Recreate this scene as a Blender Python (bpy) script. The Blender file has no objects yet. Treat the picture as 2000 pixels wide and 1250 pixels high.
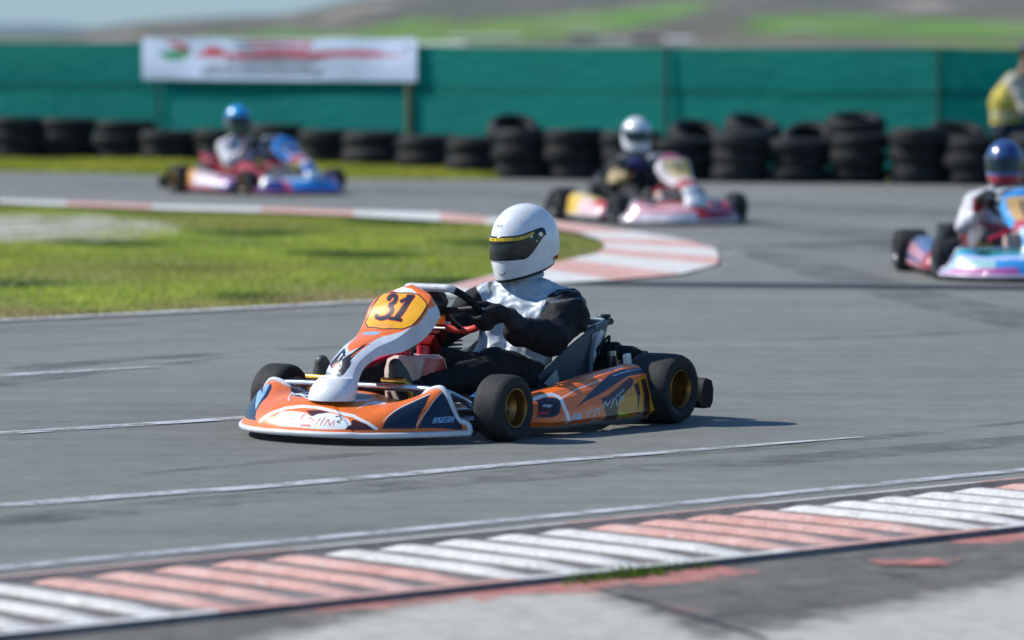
import bpy, math, random
import numpy as np
from mathutils import noise, Vector
random.seed(7); rng = np.random.default_rng(7)
sc = bpy.context.scene
COL = sc.collection

# ---------------------------------------------------------------- helpers
def lin(h):
    c = [int(h[i:i+2], 16)/255 for i in (0, 2, 4)]
    return tuple((x/12.92 if x <= .04045 else ((x+.055)/1.055)**2.4) for x in c)
def tag(o, label=None, cat=None, group=None, kind=None):
    if label: o['label'] = label
    if cat: o['category'] = cat
    if group: o['group'] = group
    if kind: o['kind'] = kind
    return o
def empty(name, loc=(0, 0, 0), rz=0):
    o = bpy.data.objects.new(name, None); COL.objects.link(o)
    o.location = loc; o.rotation_euler = (0, 0, rz); o.empty_display_size = .1
    return o
def mesh_obj(name, V, F, mat, parent=None, col=None, smooth=True):
    """V (n,3); F list of index tuples or array of quads; col (3,) or (n,3)"""
    me = bpy.data.meshes.new(name)
    V = np.asarray(V, float)
    if isinstance(F, np.ndarray):
        n, k = F.shape
        me.vertices.add(len(V)); me.vertices.foreach_set('co', V.ravel())
        me.loops.add(n*k); me.loops.foreach_set('vertex_index', F.ravel().astype(np.int32))
        me.polygons.add(n)
        me.polygons.foreach_set('loop_start', np.arange(0, n*k, k, dtype=np.int32))
        me.polygons.foreach_set('loop_total', np.full(n, k, dtype=np.int32))
        me.update(calc_edges=True)
    else:
        me.from_pydata([tuple(v) for v in V], [], F)
    me.polygons.foreach_set('use_smooth', [smooth]*len(me.polygons))
    if col is not None:
        set_col(me, col)
    me.materials.append(mat)
    o = bpy.data.objects.new(name, me); COL.objects.link(o)
    if parent: o.parent = parent
    return o
def set_col(me, col):
    col = np.asarray(col, float); n = len(me.vertices)
    if col.ndim == 1: col = np.tile(col, (n, 1))
    a = me.color_attributes.new('Col', 'FLOAT_COLOR', 'POINT')
    a.data.foreach_set('color', np.concatenate([col, np.ones((n, 1))], 1).ravel())
def solid(o, t, off=-1):
    m = o.modifiers.new('s', 'SOLIDIFY'); m.thickness = t; m.offset = off; return o
def bevel(o, w, seg=2):
    m = o.modifiers.new('b', 'BEVEL'); m.width = w; m.segments = seg; m.limit_method = 'ANGLE'; return o
def autosmooth(o):
    me = o.data
    try:
        me.set_sharp_from_angle(angle=math.radians(38))
    except Exception: pass
    return o
def grid_faces(nu, nv, wu=False, wv=False):
    iu = np.arange(nu if wu else nu-1); iv = np.arange(nv if wv else nv-1)
    I, J = np.meshgrid(iu, iv, indexing='ij'); I2 = (I+1) % nu; J2 = (J+1) % nv
    return np.stack([I*nv+J, I2*nv+J, I2*nv+J2, I*nv+J2], -1).reshape(-1, 4)
class MB:
    """collects shapes of one part, each with its own paint colour"""
    def __init__(s): s.V = []; s.F = []; s.C = []; s.n = 0
    def add(s, V, F, c):
        V = np.asarray(V, float).reshape(-1, 3)
        s.F += [tuple(int(i)+s.n for i in f) for f in F]
        s.V.append(V); s.C.append(np.tile(np.asarray(c, float), (len(V), 1))); s.n += len(V); return s
    def box(s, c, d, col, rz=0, ry=0, rx=0, taper=1.):
        x, y, z = [k/2 for k in d]; P = []
        for sz in (-1, 1):
            k = taper if sz > 0 else 1
            for sx, sy in ((-1, -1), (1, -1), (1, 1), (-1, 1)): P.append((sx*x*k, sy*y*k, sz*z))
        P = np.array(P)
        for ax, a in ((0, rx), (1, ry), (2, rz)):
            if a:
                ca, sa = math.cos(a), math.sin(a); R = np.eye(3); i, j = [(1, 2), (2, 0), (0, 1)][ax]
                R[i, i] = ca; R[i, j] = -sa; R[j, i] = sa; R[j, j] = ca; P = P @ R.T
        return s.add(P+np.array(c), [(3, 2, 1, 0), (4, 5, 6, 7), (0, 1, 5, 4), (1, 2, 6, 5), (2, 3, 7, 6), (3, 0, 4, 7)], col)
    def tube(s, pts, r, col, n=10, caps=True, closed=False, sub=0, flat=1.):
        P = [np.array(p, float) for p in pts]
        if sub: P = list(smooth_path(np.array(P), sub, closed))
        m = len(P); R = r if np.ndim(r) else [r]*m
        if len(R) != m: R = np.interp(np.linspace(0, 1, m), np.linspace(0, 1, len(R)), R)
        V = []; up = np.array([0, 0, 1.]); prev = None
        for i in range(m):
            a = P[(i-1) % m] if (closed or i > 0) else P[i]; b = P[(i+1) % m] if (closed or i < m-1) else P[i]
            t = b-a; t /= np.linalg.norm(t)+1e-12
            if prev is None:
                q = up if abs(t[2]) < .9 else np.array([1., 0, 0]); u = np.cross(q, t)
            else: u = prev-t*np.dot(prev, t)
            u /= np.linalg.norm(u)+1e-12; prev = u; w = np.cross(t, u)
            for k in range(n):
                g = 2*math.pi*k/n; V.append(P[i]+R[i]*(math.cos(g)*u+flat*math.sin(g)*w))
        F = [((i*n+k), (i*n+(k+1) % n), (((i+1) % m)*n+(k+1) % n), (((i+1) % m)*n+k)) for i in range(m if closed else m-1) for k in range(n)]
        if caps and not closed:
            F.append(tuple(range(n-1, -1, -1))); F.append(tuple((m-1)*n+k for k in range(n)))
        return s.add(V, F, col)
    def lathe(s, prof, col, o=(0, 0, 0), axis='y', n=40, closed=True):
        """prof: (r, h) pairs spun round an axis; colours may be one per profile point"""
        prof = np.array(prof, float); m = len(prof); g = np.linspace(0, 2*math.pi, n, endpoint=False)
        c, q = np.cos(g), np.sin(g); R = prof[:, 0][None]; H = np.tile(prof[:, 1][None], (n, 1))
        A, B = R*c[:, None], R*q[:, None]
        V = {'y': (A, H, B), 'z': (A, B, H), 'x': (H, A, B)}[axis]
        V = np.stack(V, -1).reshape(-1, 3)+np.array(o, float)
        F = grid_faces(n, m, True, closed)
        col = np.asarray(col, float)
        s.F += [tuple(int(i)+s.n for i in f) for f in F]; s.V.append(V)
        s.C.append(np.tile(col, (n, 1)) if col.ndim == 2 else np.tile(col, (len(V), 1))); s.n += len(V); return s
    def prism(s, poly, h, col, o=(0, 0, 0), plane='xz'):
        n = len(poly); V = []
        for k in (-h/2, h/2):
            for a, b in poly:
                V.append({'xz': (a, k, b), 'xy': (a, b, k), 'yz': (k, a, b)}[plane])
        F = [tuple(range(n-1, -1, -1)), tuple(range(n, 2*n))]+[(i, (i+1) % n, n+(i+1) % n, n+i) for i in range(n)]
        return s.add(np.array(V)+np.array(o), F, col)
    def ball(s, c, r, col, n=12):
        m = n//2+1; th = np.linspace(0, math.pi, m); g = np.linspace(0, 2*math.pi, n, endpoint=False)
        r = np.ones(3)*r
        V = [(c[0]+r[0]*math.sin(t)*math.cos(p), c[1]+r[1]*math.sin(t)*math.sin(p), c[2]+r[2]*math.cos(t)) for p in g for t in th]
        return s.add(V, [tuple(f) for f in grid_faces(n, m, True, False)], col)
    def build(s, name, mat, parent=None, smooth=True, fix=True):
        o = mesh_obj(name, np.concatenate(s.V), s.F, mat, parent, np.concatenate(s.C), smooth)
        if fix:
            import bmesh
            bm = bmesh.new(); bm.from_mesh(o.data); bmesh.ops.recalc_face_normals(bm, faces=bm.faces); bm.to_mesh(o.data); bm.free()
        if smooth: autosmooth(o)
        return o
def smooth_path(P, k, closed=False):
    n = len(P); out = []
    for i in range(n if closed else n-1):
        p0 = P[(i-1) % n] if (closed or i > 0) else P[i]; p1 = P[i]; p2 = P[(i+1) % n]; p3 = P[(i+2) % n] if (closed or i < n-2) else P[i+1]
        for t in np.linspace(0, 1, k, endpoint=False):
            out.append(.5*((2*p1)+(-p0+p2)*t+(2*p0-5*p1+4*p2-p3)*t*t+(-p0+3*p1-3*p2+p3)*t**3))
    if not closed: out.append(P[-1])
    return np.array(out)
def inpoly(poly, X, Y):
    poly = np.asarray(poly, float); r = np.zeros(X.shape, bool); n = len(poly); j = n-1
    for i in range(n):
        xi, yi = poly[i]; xj, yj = poly[j]
        if yi != yj:
            r ^= ((yi > Y) != (yj > Y)) & (X < (xj-xi)*(Y-yi)/(yj-yi)+xi)
        j = i
    return r
def vnoise(P, scale, off=0.):
    return np.array([noise.noise(Vector((p[0]*scale+off, p[1]*scale, p[2]*scale))) for p in P])

# ---------------------------------------------------------------- materials
def newmat(name):
    m = bpy.data.materials.new(name); m.use_nodes = True
    nt = m.node_tree; b = nt.nodes['Principled BSDF']
    return m, nt, b, nt.nodes.new, nt.links.new
def paint_mat(name, rough, metal=0., dirt=.12, dscale=9., bump=0., bscale=200., coat=0., spec=.5, sheen=0.):
    """surface whose own colour is the painted attribute, broken up by dirt and fine relief"""
    m, nt, b, N, L = newmat(name)
    at = N('ShaderNodeAttribute'); at.attribute_name = 'Col'
    tc = N('ShaderNodeTexCoord'); nz = N('ShaderNodeTexNoise'); nz.inputs['Scale'].default_value = dscale
    nz.inputs['Detail'].default_value = 6; nz.inputs['Roughness'].default_value = .65
    L(tc.outputs['Object'], nz.inputs['Vector'])
    mr = N('ShaderNodeMapRange'); mr.inputs['From Min'].default_value = .35; mr.inputs['From Max'].default_value = .7
    mr.inputs['To Min'].default_value = 1-dirt; mr.inputs['To Max'].default_value = 1+dirt*.5
    L(nz.outputs['Fac'], mr.inputs['Value'])
    mx = N('ShaderNodeVectorMath'); mx.operation = 'SCALE'
    L(at.outputs['Color'], mx.inputs[0]); L(mr.outputs['Result'], mx.inputs['Scale'])
    L(mx.outputs['Vector'], b.inputs['Base Color'])
    r2 = N('ShaderNodeMapRange'); r2.inputs['To Min'].default_value = max(.03, rough-.1); r2.inputs['To Max'].default_value = min(1, rough+.12)
    L(nz.outputs['Fac'], r2.inputs['Value']); L(r2.outputs['Result'], b.inputs['Roughness'])
    b.inputs['Metallic'].default_value = metal; b.inputs['Coat Weight'].default_value = coat; b.inputs['Coat Roughness'].default_value = .12
    b.inputs['Specular IOR Level'].default_value = spec
    if sheen: b.inputs['Sheen Weight'].default_value = sheen
    if bump:
        n2 = N('ShaderNodeTexNoise'); n2.inputs['Scale'].default_value = bscale; n2.inputs['Detail'].default_value = 3
        L(tc.outputs['Object'], n2.inputs['Vector'])
        bp = N('ShaderNodeBump'); bp.inputs['Strength'].default_value = bump; bp.inputs['Distance'].default_value = .004
        L(n2.outputs['Fac'], bp.inputs['Height']); L(bp.outputs['Normal'], b.inputs['Normal'])
    return m
M = dict(
    plastic=paint_mat('painted_plastic', .34, dirt=.16, dscale=14, coat=.25),
    gloss=paint_mat('gloss_shell', .24, dirt=.10, dscale=24, coat=.5),
    visor=paint_mat('visor_plastic', .10, dirt=.03, coat=.25, spec=.4),
    cloth=paint_mat('suit_cloth', .75, dirt=.25, dscale=22, bump=.4, bscale=340, spec=.22),
    silk=paint_mat('silver_cloth', .42, dirt=.10, dscale=25, bump=.25, bscale=300, spec=.6),
    rubber=paint_mat('tyre_rubber', .66, dirt=.45, dscale=30, bump=.5, bscale=240, spec=.22),
    oldrubber=paint_mat('weathered_rubber', .66, dirt=.45, dscale=7, bump=.5, bscale=70, spec=.30),
    black=paint_mat('black_plastic', .6, dirt=.3, dscale=30, spec=.14),
    metal=paint_mat('bare_metal', .25, metal=1., dirt=.15, dscale=30),
    ano=paint_mat('anodised_metal', .3, metal=.85, dirt=.12, dscale=30),
    satin=paint_mat('satin_parts', .5, dirt=.25, dscale=30),
    matt=paint_mat('matt_surface', .85, dirt=.22, dscale=3, bump=.3, bscale=40),
)
def ramp(N, L, src, stops):
    r = N('ShaderNodeValToRGB'); e = r.color_ramp.elements
    while len(e) < len(stops): e.new(.5)
    for k, (p, c) in enumerate(stops): e[k].position = p; e[k].color = (*c, 1)
    L(src, r.inputs['Fac']); return r
def ground_mat(name, spec):
    """spec: base stops; patch noise; streak angle; fine aggregate"""
    m, nt, b, N, L = newmat(name)
    geo = N('ShaderNodeNewGeometry')
    def nzz(scale, stretch=(1, 1, 1), rot=0., detail=8, rough=.6):
        mp = N('ShaderNodeMapping'); mp.inputs['Rotation'].default_value = (0, 0, rot); mp.inputs['Scale'].default_value = stretch
        L(geo.outputs['Position'], mp.inputs['Vector'])
        n = N('ShaderNodeTexNoise'); n.inputs['Scale'].default_value = scale; n.inputs['Detail'].default_value = detail; n.inputs['Roughness'].default_value = rough
        L(mp.outputs['Vector'], n.inputs['Vector']); return n.outputs['Fac']
    a = ramp(N, L, nzz(spec.get('big', .35)), spec['base'])
    c = a.outputs['Color']
    if 'streak' in spec:
        s = ramp(N, L, nzz(spec.get('sscale', 1.4), (.10, 1.6, 1), -spec['streak'], 10, .7), [(.3, (spec['slo'],)*3), (.7, (1.12,)*3)])
        mm = N('ShaderNodeMixRGB'); mm.blend_type = 'MULTIPLY'; mm.inputs['Fac'].default_value = 1
        L(c, mm.inputs['Color1']); L(s.outputs['Color'], mm.inputs['Color2']); c = mm.outputs['Color']
    for sc_, lo, hi in spec.get('fine', ((90, .7, 1.25),)):
        f = ramp(N, L, nzz(sc_, detail=3, rough=.8), [(.3, (lo,)*3), (.7, (hi,)*3)])
        mm = N('ShaderNodeMixRGB'); mm.blend_type = 'MULTIPLY'; mm.inputs['Fac'].default_value = 1
        L(c, mm.inputs['Color1']); L(f.outputs['Color'], mm.inputs['Color2']); c = mm.outputs['Color']
    for (sc_, lo, hi, col, st) in spec.get('patches', ()):
        p = ramp(N, L, nzz(sc_, st, detail=9, rough=.68), [(lo, (0, 0, 0)), (hi, (1, 1, 1))])
        mm = N('ShaderNodeMixRGB'); L(p.outputs['Color'], mm.inputs['Fac']); L(c, mm.inputs['Color1']); mm.inputs['Color2'].default_value = (*col, 1); c = mm.outputs['Color']
    L(c, b.inputs['Base Color']); b.inputs['Roughness'].default_value = spec.get('rough', .85)
    b.inputs['Specular IOR Level'].default_value = spec.get('sp', .3)
    bp = N('ShaderNodeBump'); bp.inputs['Strength'].default_value = spec.get('bump', .4); bp.inputs['Distance'].default_value = .01
    L(nzz(spec.get('bscale', 110), detail=4, rough=.8), bp.inputs['Height']); L(bp.outputs['Normal'], b.inputs['Normal'])
    for planes, k_, w_, stops in spec.get('areas', ()):   # areas of another surface with a ragged worn edge
        cur = None
        for nx, ny, c0 in planes:
            dt = N('ShaderNodeVectorMath'); dt.operation = 'DOT_PRODUCT'; dt.inputs[1].default_value = (nx, ny, 0); L(geo.outputs['Position'], dt.inputs[0])
            ad = N('ShaderNodeMath'); ad.operation = 'ADD'; ad.inputs[1].default_value = c0; L(dt.outputs['Value'], ad.inputs[0])
            if cur is None: cur = ad.outputs[0]
            else:
                mi = N('ShaderNodeMath'); mi.operation = 'MINIMUM'; L(cur, mi.inputs[0]); L(ad.outputs[0], mi.inputs[1]); cur = mi.outputs[0]
        ma = N('ShaderNodeMath'); ma.operation = 'MULTIPLY_ADD'; ma.inputs[1].default_value = k_; L(nzz(7, detail=9, rough=.72), ma.inputs[0]); L(cur, ma.inputs[2])
        mr = N('ShaderNodeMapRange'); mr.inputs['From Min'].default_value = k_*.5; mr.inputs['From Max'].default_value = k_*.5+w_; L(ma.outputs[0], mr.inputs['Value'])
        cc = ramp(N, L, nzz(13, detail=8, rough=.75), stops)
        mm = N('ShaderNodeMixRGB'); L(mr.outputs['Result'], mm.inputs['Fac']); L(c, mm.inputs['Color1']); L(cc.outputs['Color'], mm.inputs['Color2']); c = mm.outputs['Color']
        nt.links.new(c, b.inputs['Base Color'])
    if 'wear' in spec:   # worn paint: the ground under it shows through in flakes
        sc_, lo, hi = spec['wear']
        w = ramp(N, L, nzz(sc_, detail=10, rough=.75), [(lo, (0, 0, 0)), (hi, (1, 1, 1))])
        tr = N('ShaderNodeBsdfTransparent'); mix = N('ShaderNodeMixShader')
        L(w.outputs['Color'], mix.inputs['Fac']); L(tr.outputs[0], mix.inputs[1]); L(b.outputs[0], mix.inputs[2])
        L(mix.outputs[0], nt.nodes['Material Output'].inputs['Surface'])
    return m
def sheet(name, pts, z, mat, parent=None, kind='structure', cat=None, label=None):
    o = mesh_obj(name, [(x, y, z) for x, y in pts], [tuple(range(len(pts)))], mat, parent, smooth=False)
    import bmesh
    bm = bmesh.new(); bm.from_mesh(o.data); bmesh.ops.recalc_face_normals(bm, faces=bm.faces)
    for f in bm.faces:
        if f.normal.z < 0: f.normal_flip()
    bmesh.ops.triangulate(bm, faces=bm.faces); bm.to_mesh(o.data); bm.free()
    return tag(o, label, cat, kind=kind)
def ribbon(name, pts, w, z, mat, parent=None, kind='structure', sub=6):
    """a strip of width w (number or list) along a path on the ground"""
    P = smooth_path(np.array(pts, float), sub); n = len(P)
    w = np.interp(np.linspace(0, 1, n), np.linspace(0, 1, len(w)), w) if np.ndim(w) else np.full(n, w)
    T = np.gradient(P, axis=0); T /= np.linalg.norm(T, axis=1)[:, None]; Nn = np.stack([-T[:, 1], T[:, 0]], 1)
    A = P+Nn*w[:, None]/2; B = P-Nn*w[:, None]/2
    V = np.zeros((n, 2, 3)); V[:, 0, :2] = A; V[:, 1, :2] = B; V[..., 2] = z
    F = grid_faces(n, 2)
    a, b_ = V[1, 0]-V[0, 0], V[0, 1]-V[0, 0]
    if np.cross(a[:2], b_[:2]) < 0: F = F[:, ::-1]
    o = mesh_obj(name, V.reshape(-1, 3), F.copy(), mat, parent, smooth=False)
    return tag(o, kind=kind) if kind else o
EXPO = 0.2
# ---- traced body shapes
def sm(a,b,x):
    t=np.clip((x-a)/(b-a),0,1); return t*t*(3-2*t)
def bump_surf(u,t):
    """front fairing: u -1..1 across, t 0..1 from lower lip to rear top edge"""
    u=np.asarray(u,float);t=np.asarray(t,float);a=np.abs(u)
    xb=.685+.385*(1-a**2.7); yb=-.03+np.where(u<0,.553,.52)*u; zb=.042+0*u
    zt=.150+.055*sm(.45,.80,a)-.125*sm(.80,1.0,a)**1.3+.030*np.exp(-np.abs((u+.10)/.38)**4)
    xt=.70-.01*a; yt=-.03+u*(np.where(u<0,.53,.50)-.02*sm(.5,.85,a))
    xc=xb-.035; zc=.128+.035*(1-sm(.5,.9,a))+(zt-.150)*.45-.02*sm(.8,1,a); yc=yb*.5+yt*.5
    b0=(1-t)**2;b1=2*t*(1-t);b2=t*t
    # raised arch-shaped nose pad
    arch=1-((u+.07)/.52)**2
    d=np.clip(arch*.62-t,-.02,.02)/.02
    r=.006*(sm(-1,1,d))*(np.abs(u+.07)<.52)
    return np.stack([b0*xb+b1*xc+b2*xt+r,b0*yb+b1*yc+b2*yt,b0*zb+b1*zc+b2*zt+r*.4],-1)
NS=np.array([[.900,.195,.080],[.885,.236,.076],[.842,.30,.073],[.738,.362,.086],[.60,.408,.116],[.532,.455,.138],[.480,.510,.148],[.420,.556,.122],[.385,.578,.05]])
NL=np.concatenate([[0],np.cumsum(np.hypot(np.diff(NS[:,0]),np.diff(NS[:,1])))]);NL/=NL[-1]
def crm(xs,ys,q):
    """smooth interpolation (cubic hermite) of ys over xs at q"""
    q=np.clip(q,xs[0],xs[-1]);i=np.clip(np.searchsorted(xs,q,side='right')-1,0,len(xs)-2)
    m=np.gradient(ys,xs);h=xs[i+1]-xs[i];t=(q-xs[i])/h
    return (2*t**3-3*t**2+1)*ys[i]+(t**3-2*t**2+t)*h*m[i]+(-2*t**3+3*t**2)*ys[i+1]+(t**3-t**2)*h*m[i+1]
def nas_surf(s,v):
    """number fairing: s -1..1 across incl. the turned-back skirts, v 0..1 up"""
    s=np.asarray(s,float);v=np.asarray(v,float)
    x=crm(NL,NS[:,0],v);z=crm(NL,NS[:,1],v);w=crm(NL,NS[:,2],v)
    e=.004;dx=crm(NL,NS[:,0],v+e)-crm(NL,NS[:,0],v-e);dz=crm(NL,NS[:,1],v+e)-crm(NL,NS[:,1],v-e)
    L=np.hypot(dx,dz);nx,nz=dz/L,-dx/L   # outward: forward / up
    a=np.abs(s);f=np.clip(a/.7,0,1)
    y=w*np.sign(s)*(f*.93+.07*sm(.7,1,a))
    sk=.028+.045*sm(.3,.8,v)*(1-sm(.86,1,v))
    back=.018*f**2+sk*sm(.66,1.05,a)**.9*1.1
    return np.stack([x-nx*back,y,z-nz*back],-1)
def pod_surf(a,t):
    """left side pod: a 0 front .. 1 rear, t 0 lower edge .. 1 inner top edge"""
    a=np.asarray(a,float);t=np.asarray(t,float)
    x=.41-.815*a
    zt=.150+.088*sm(0,1,a)*.55+.088*a*.45
    end=1-(1-np.clip(a/.22,0,1))**2.2
    yo=.47+.155*end; yb=yo-.03
    pts=[(yb,.035+0*a),(yo+.005,.06+0*a),(yo-.002,zt*.55),(yo-.03,zt*.85),(yo-.075,zt),(yo-.12,zt+.004),(.40+.0*a,zt-.02)]
    ts=[0,.1,.4,.62,.78,.88,1.]
    y=np.zeros(np.broadcast(a,t).shape);z=y.copy();a2=a+0*t
    for k in range(6):
        m=(t>=ts[k])&(t<=ts[k+1]) if k==0 else (t>ts[k])&(t<=ts[k+1])
        q=(t-ts[k])/(ts[k+1]-ts[k])
        y=np.where(m,pts[k][0]*(1-q)+pts[k+1][0]*q,y);z=np.where(m,pts[k][1]*(1-q)+pts[k+1][1]*q,z)
    return np.stack([x+0*t,y,z],-1)
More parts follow.
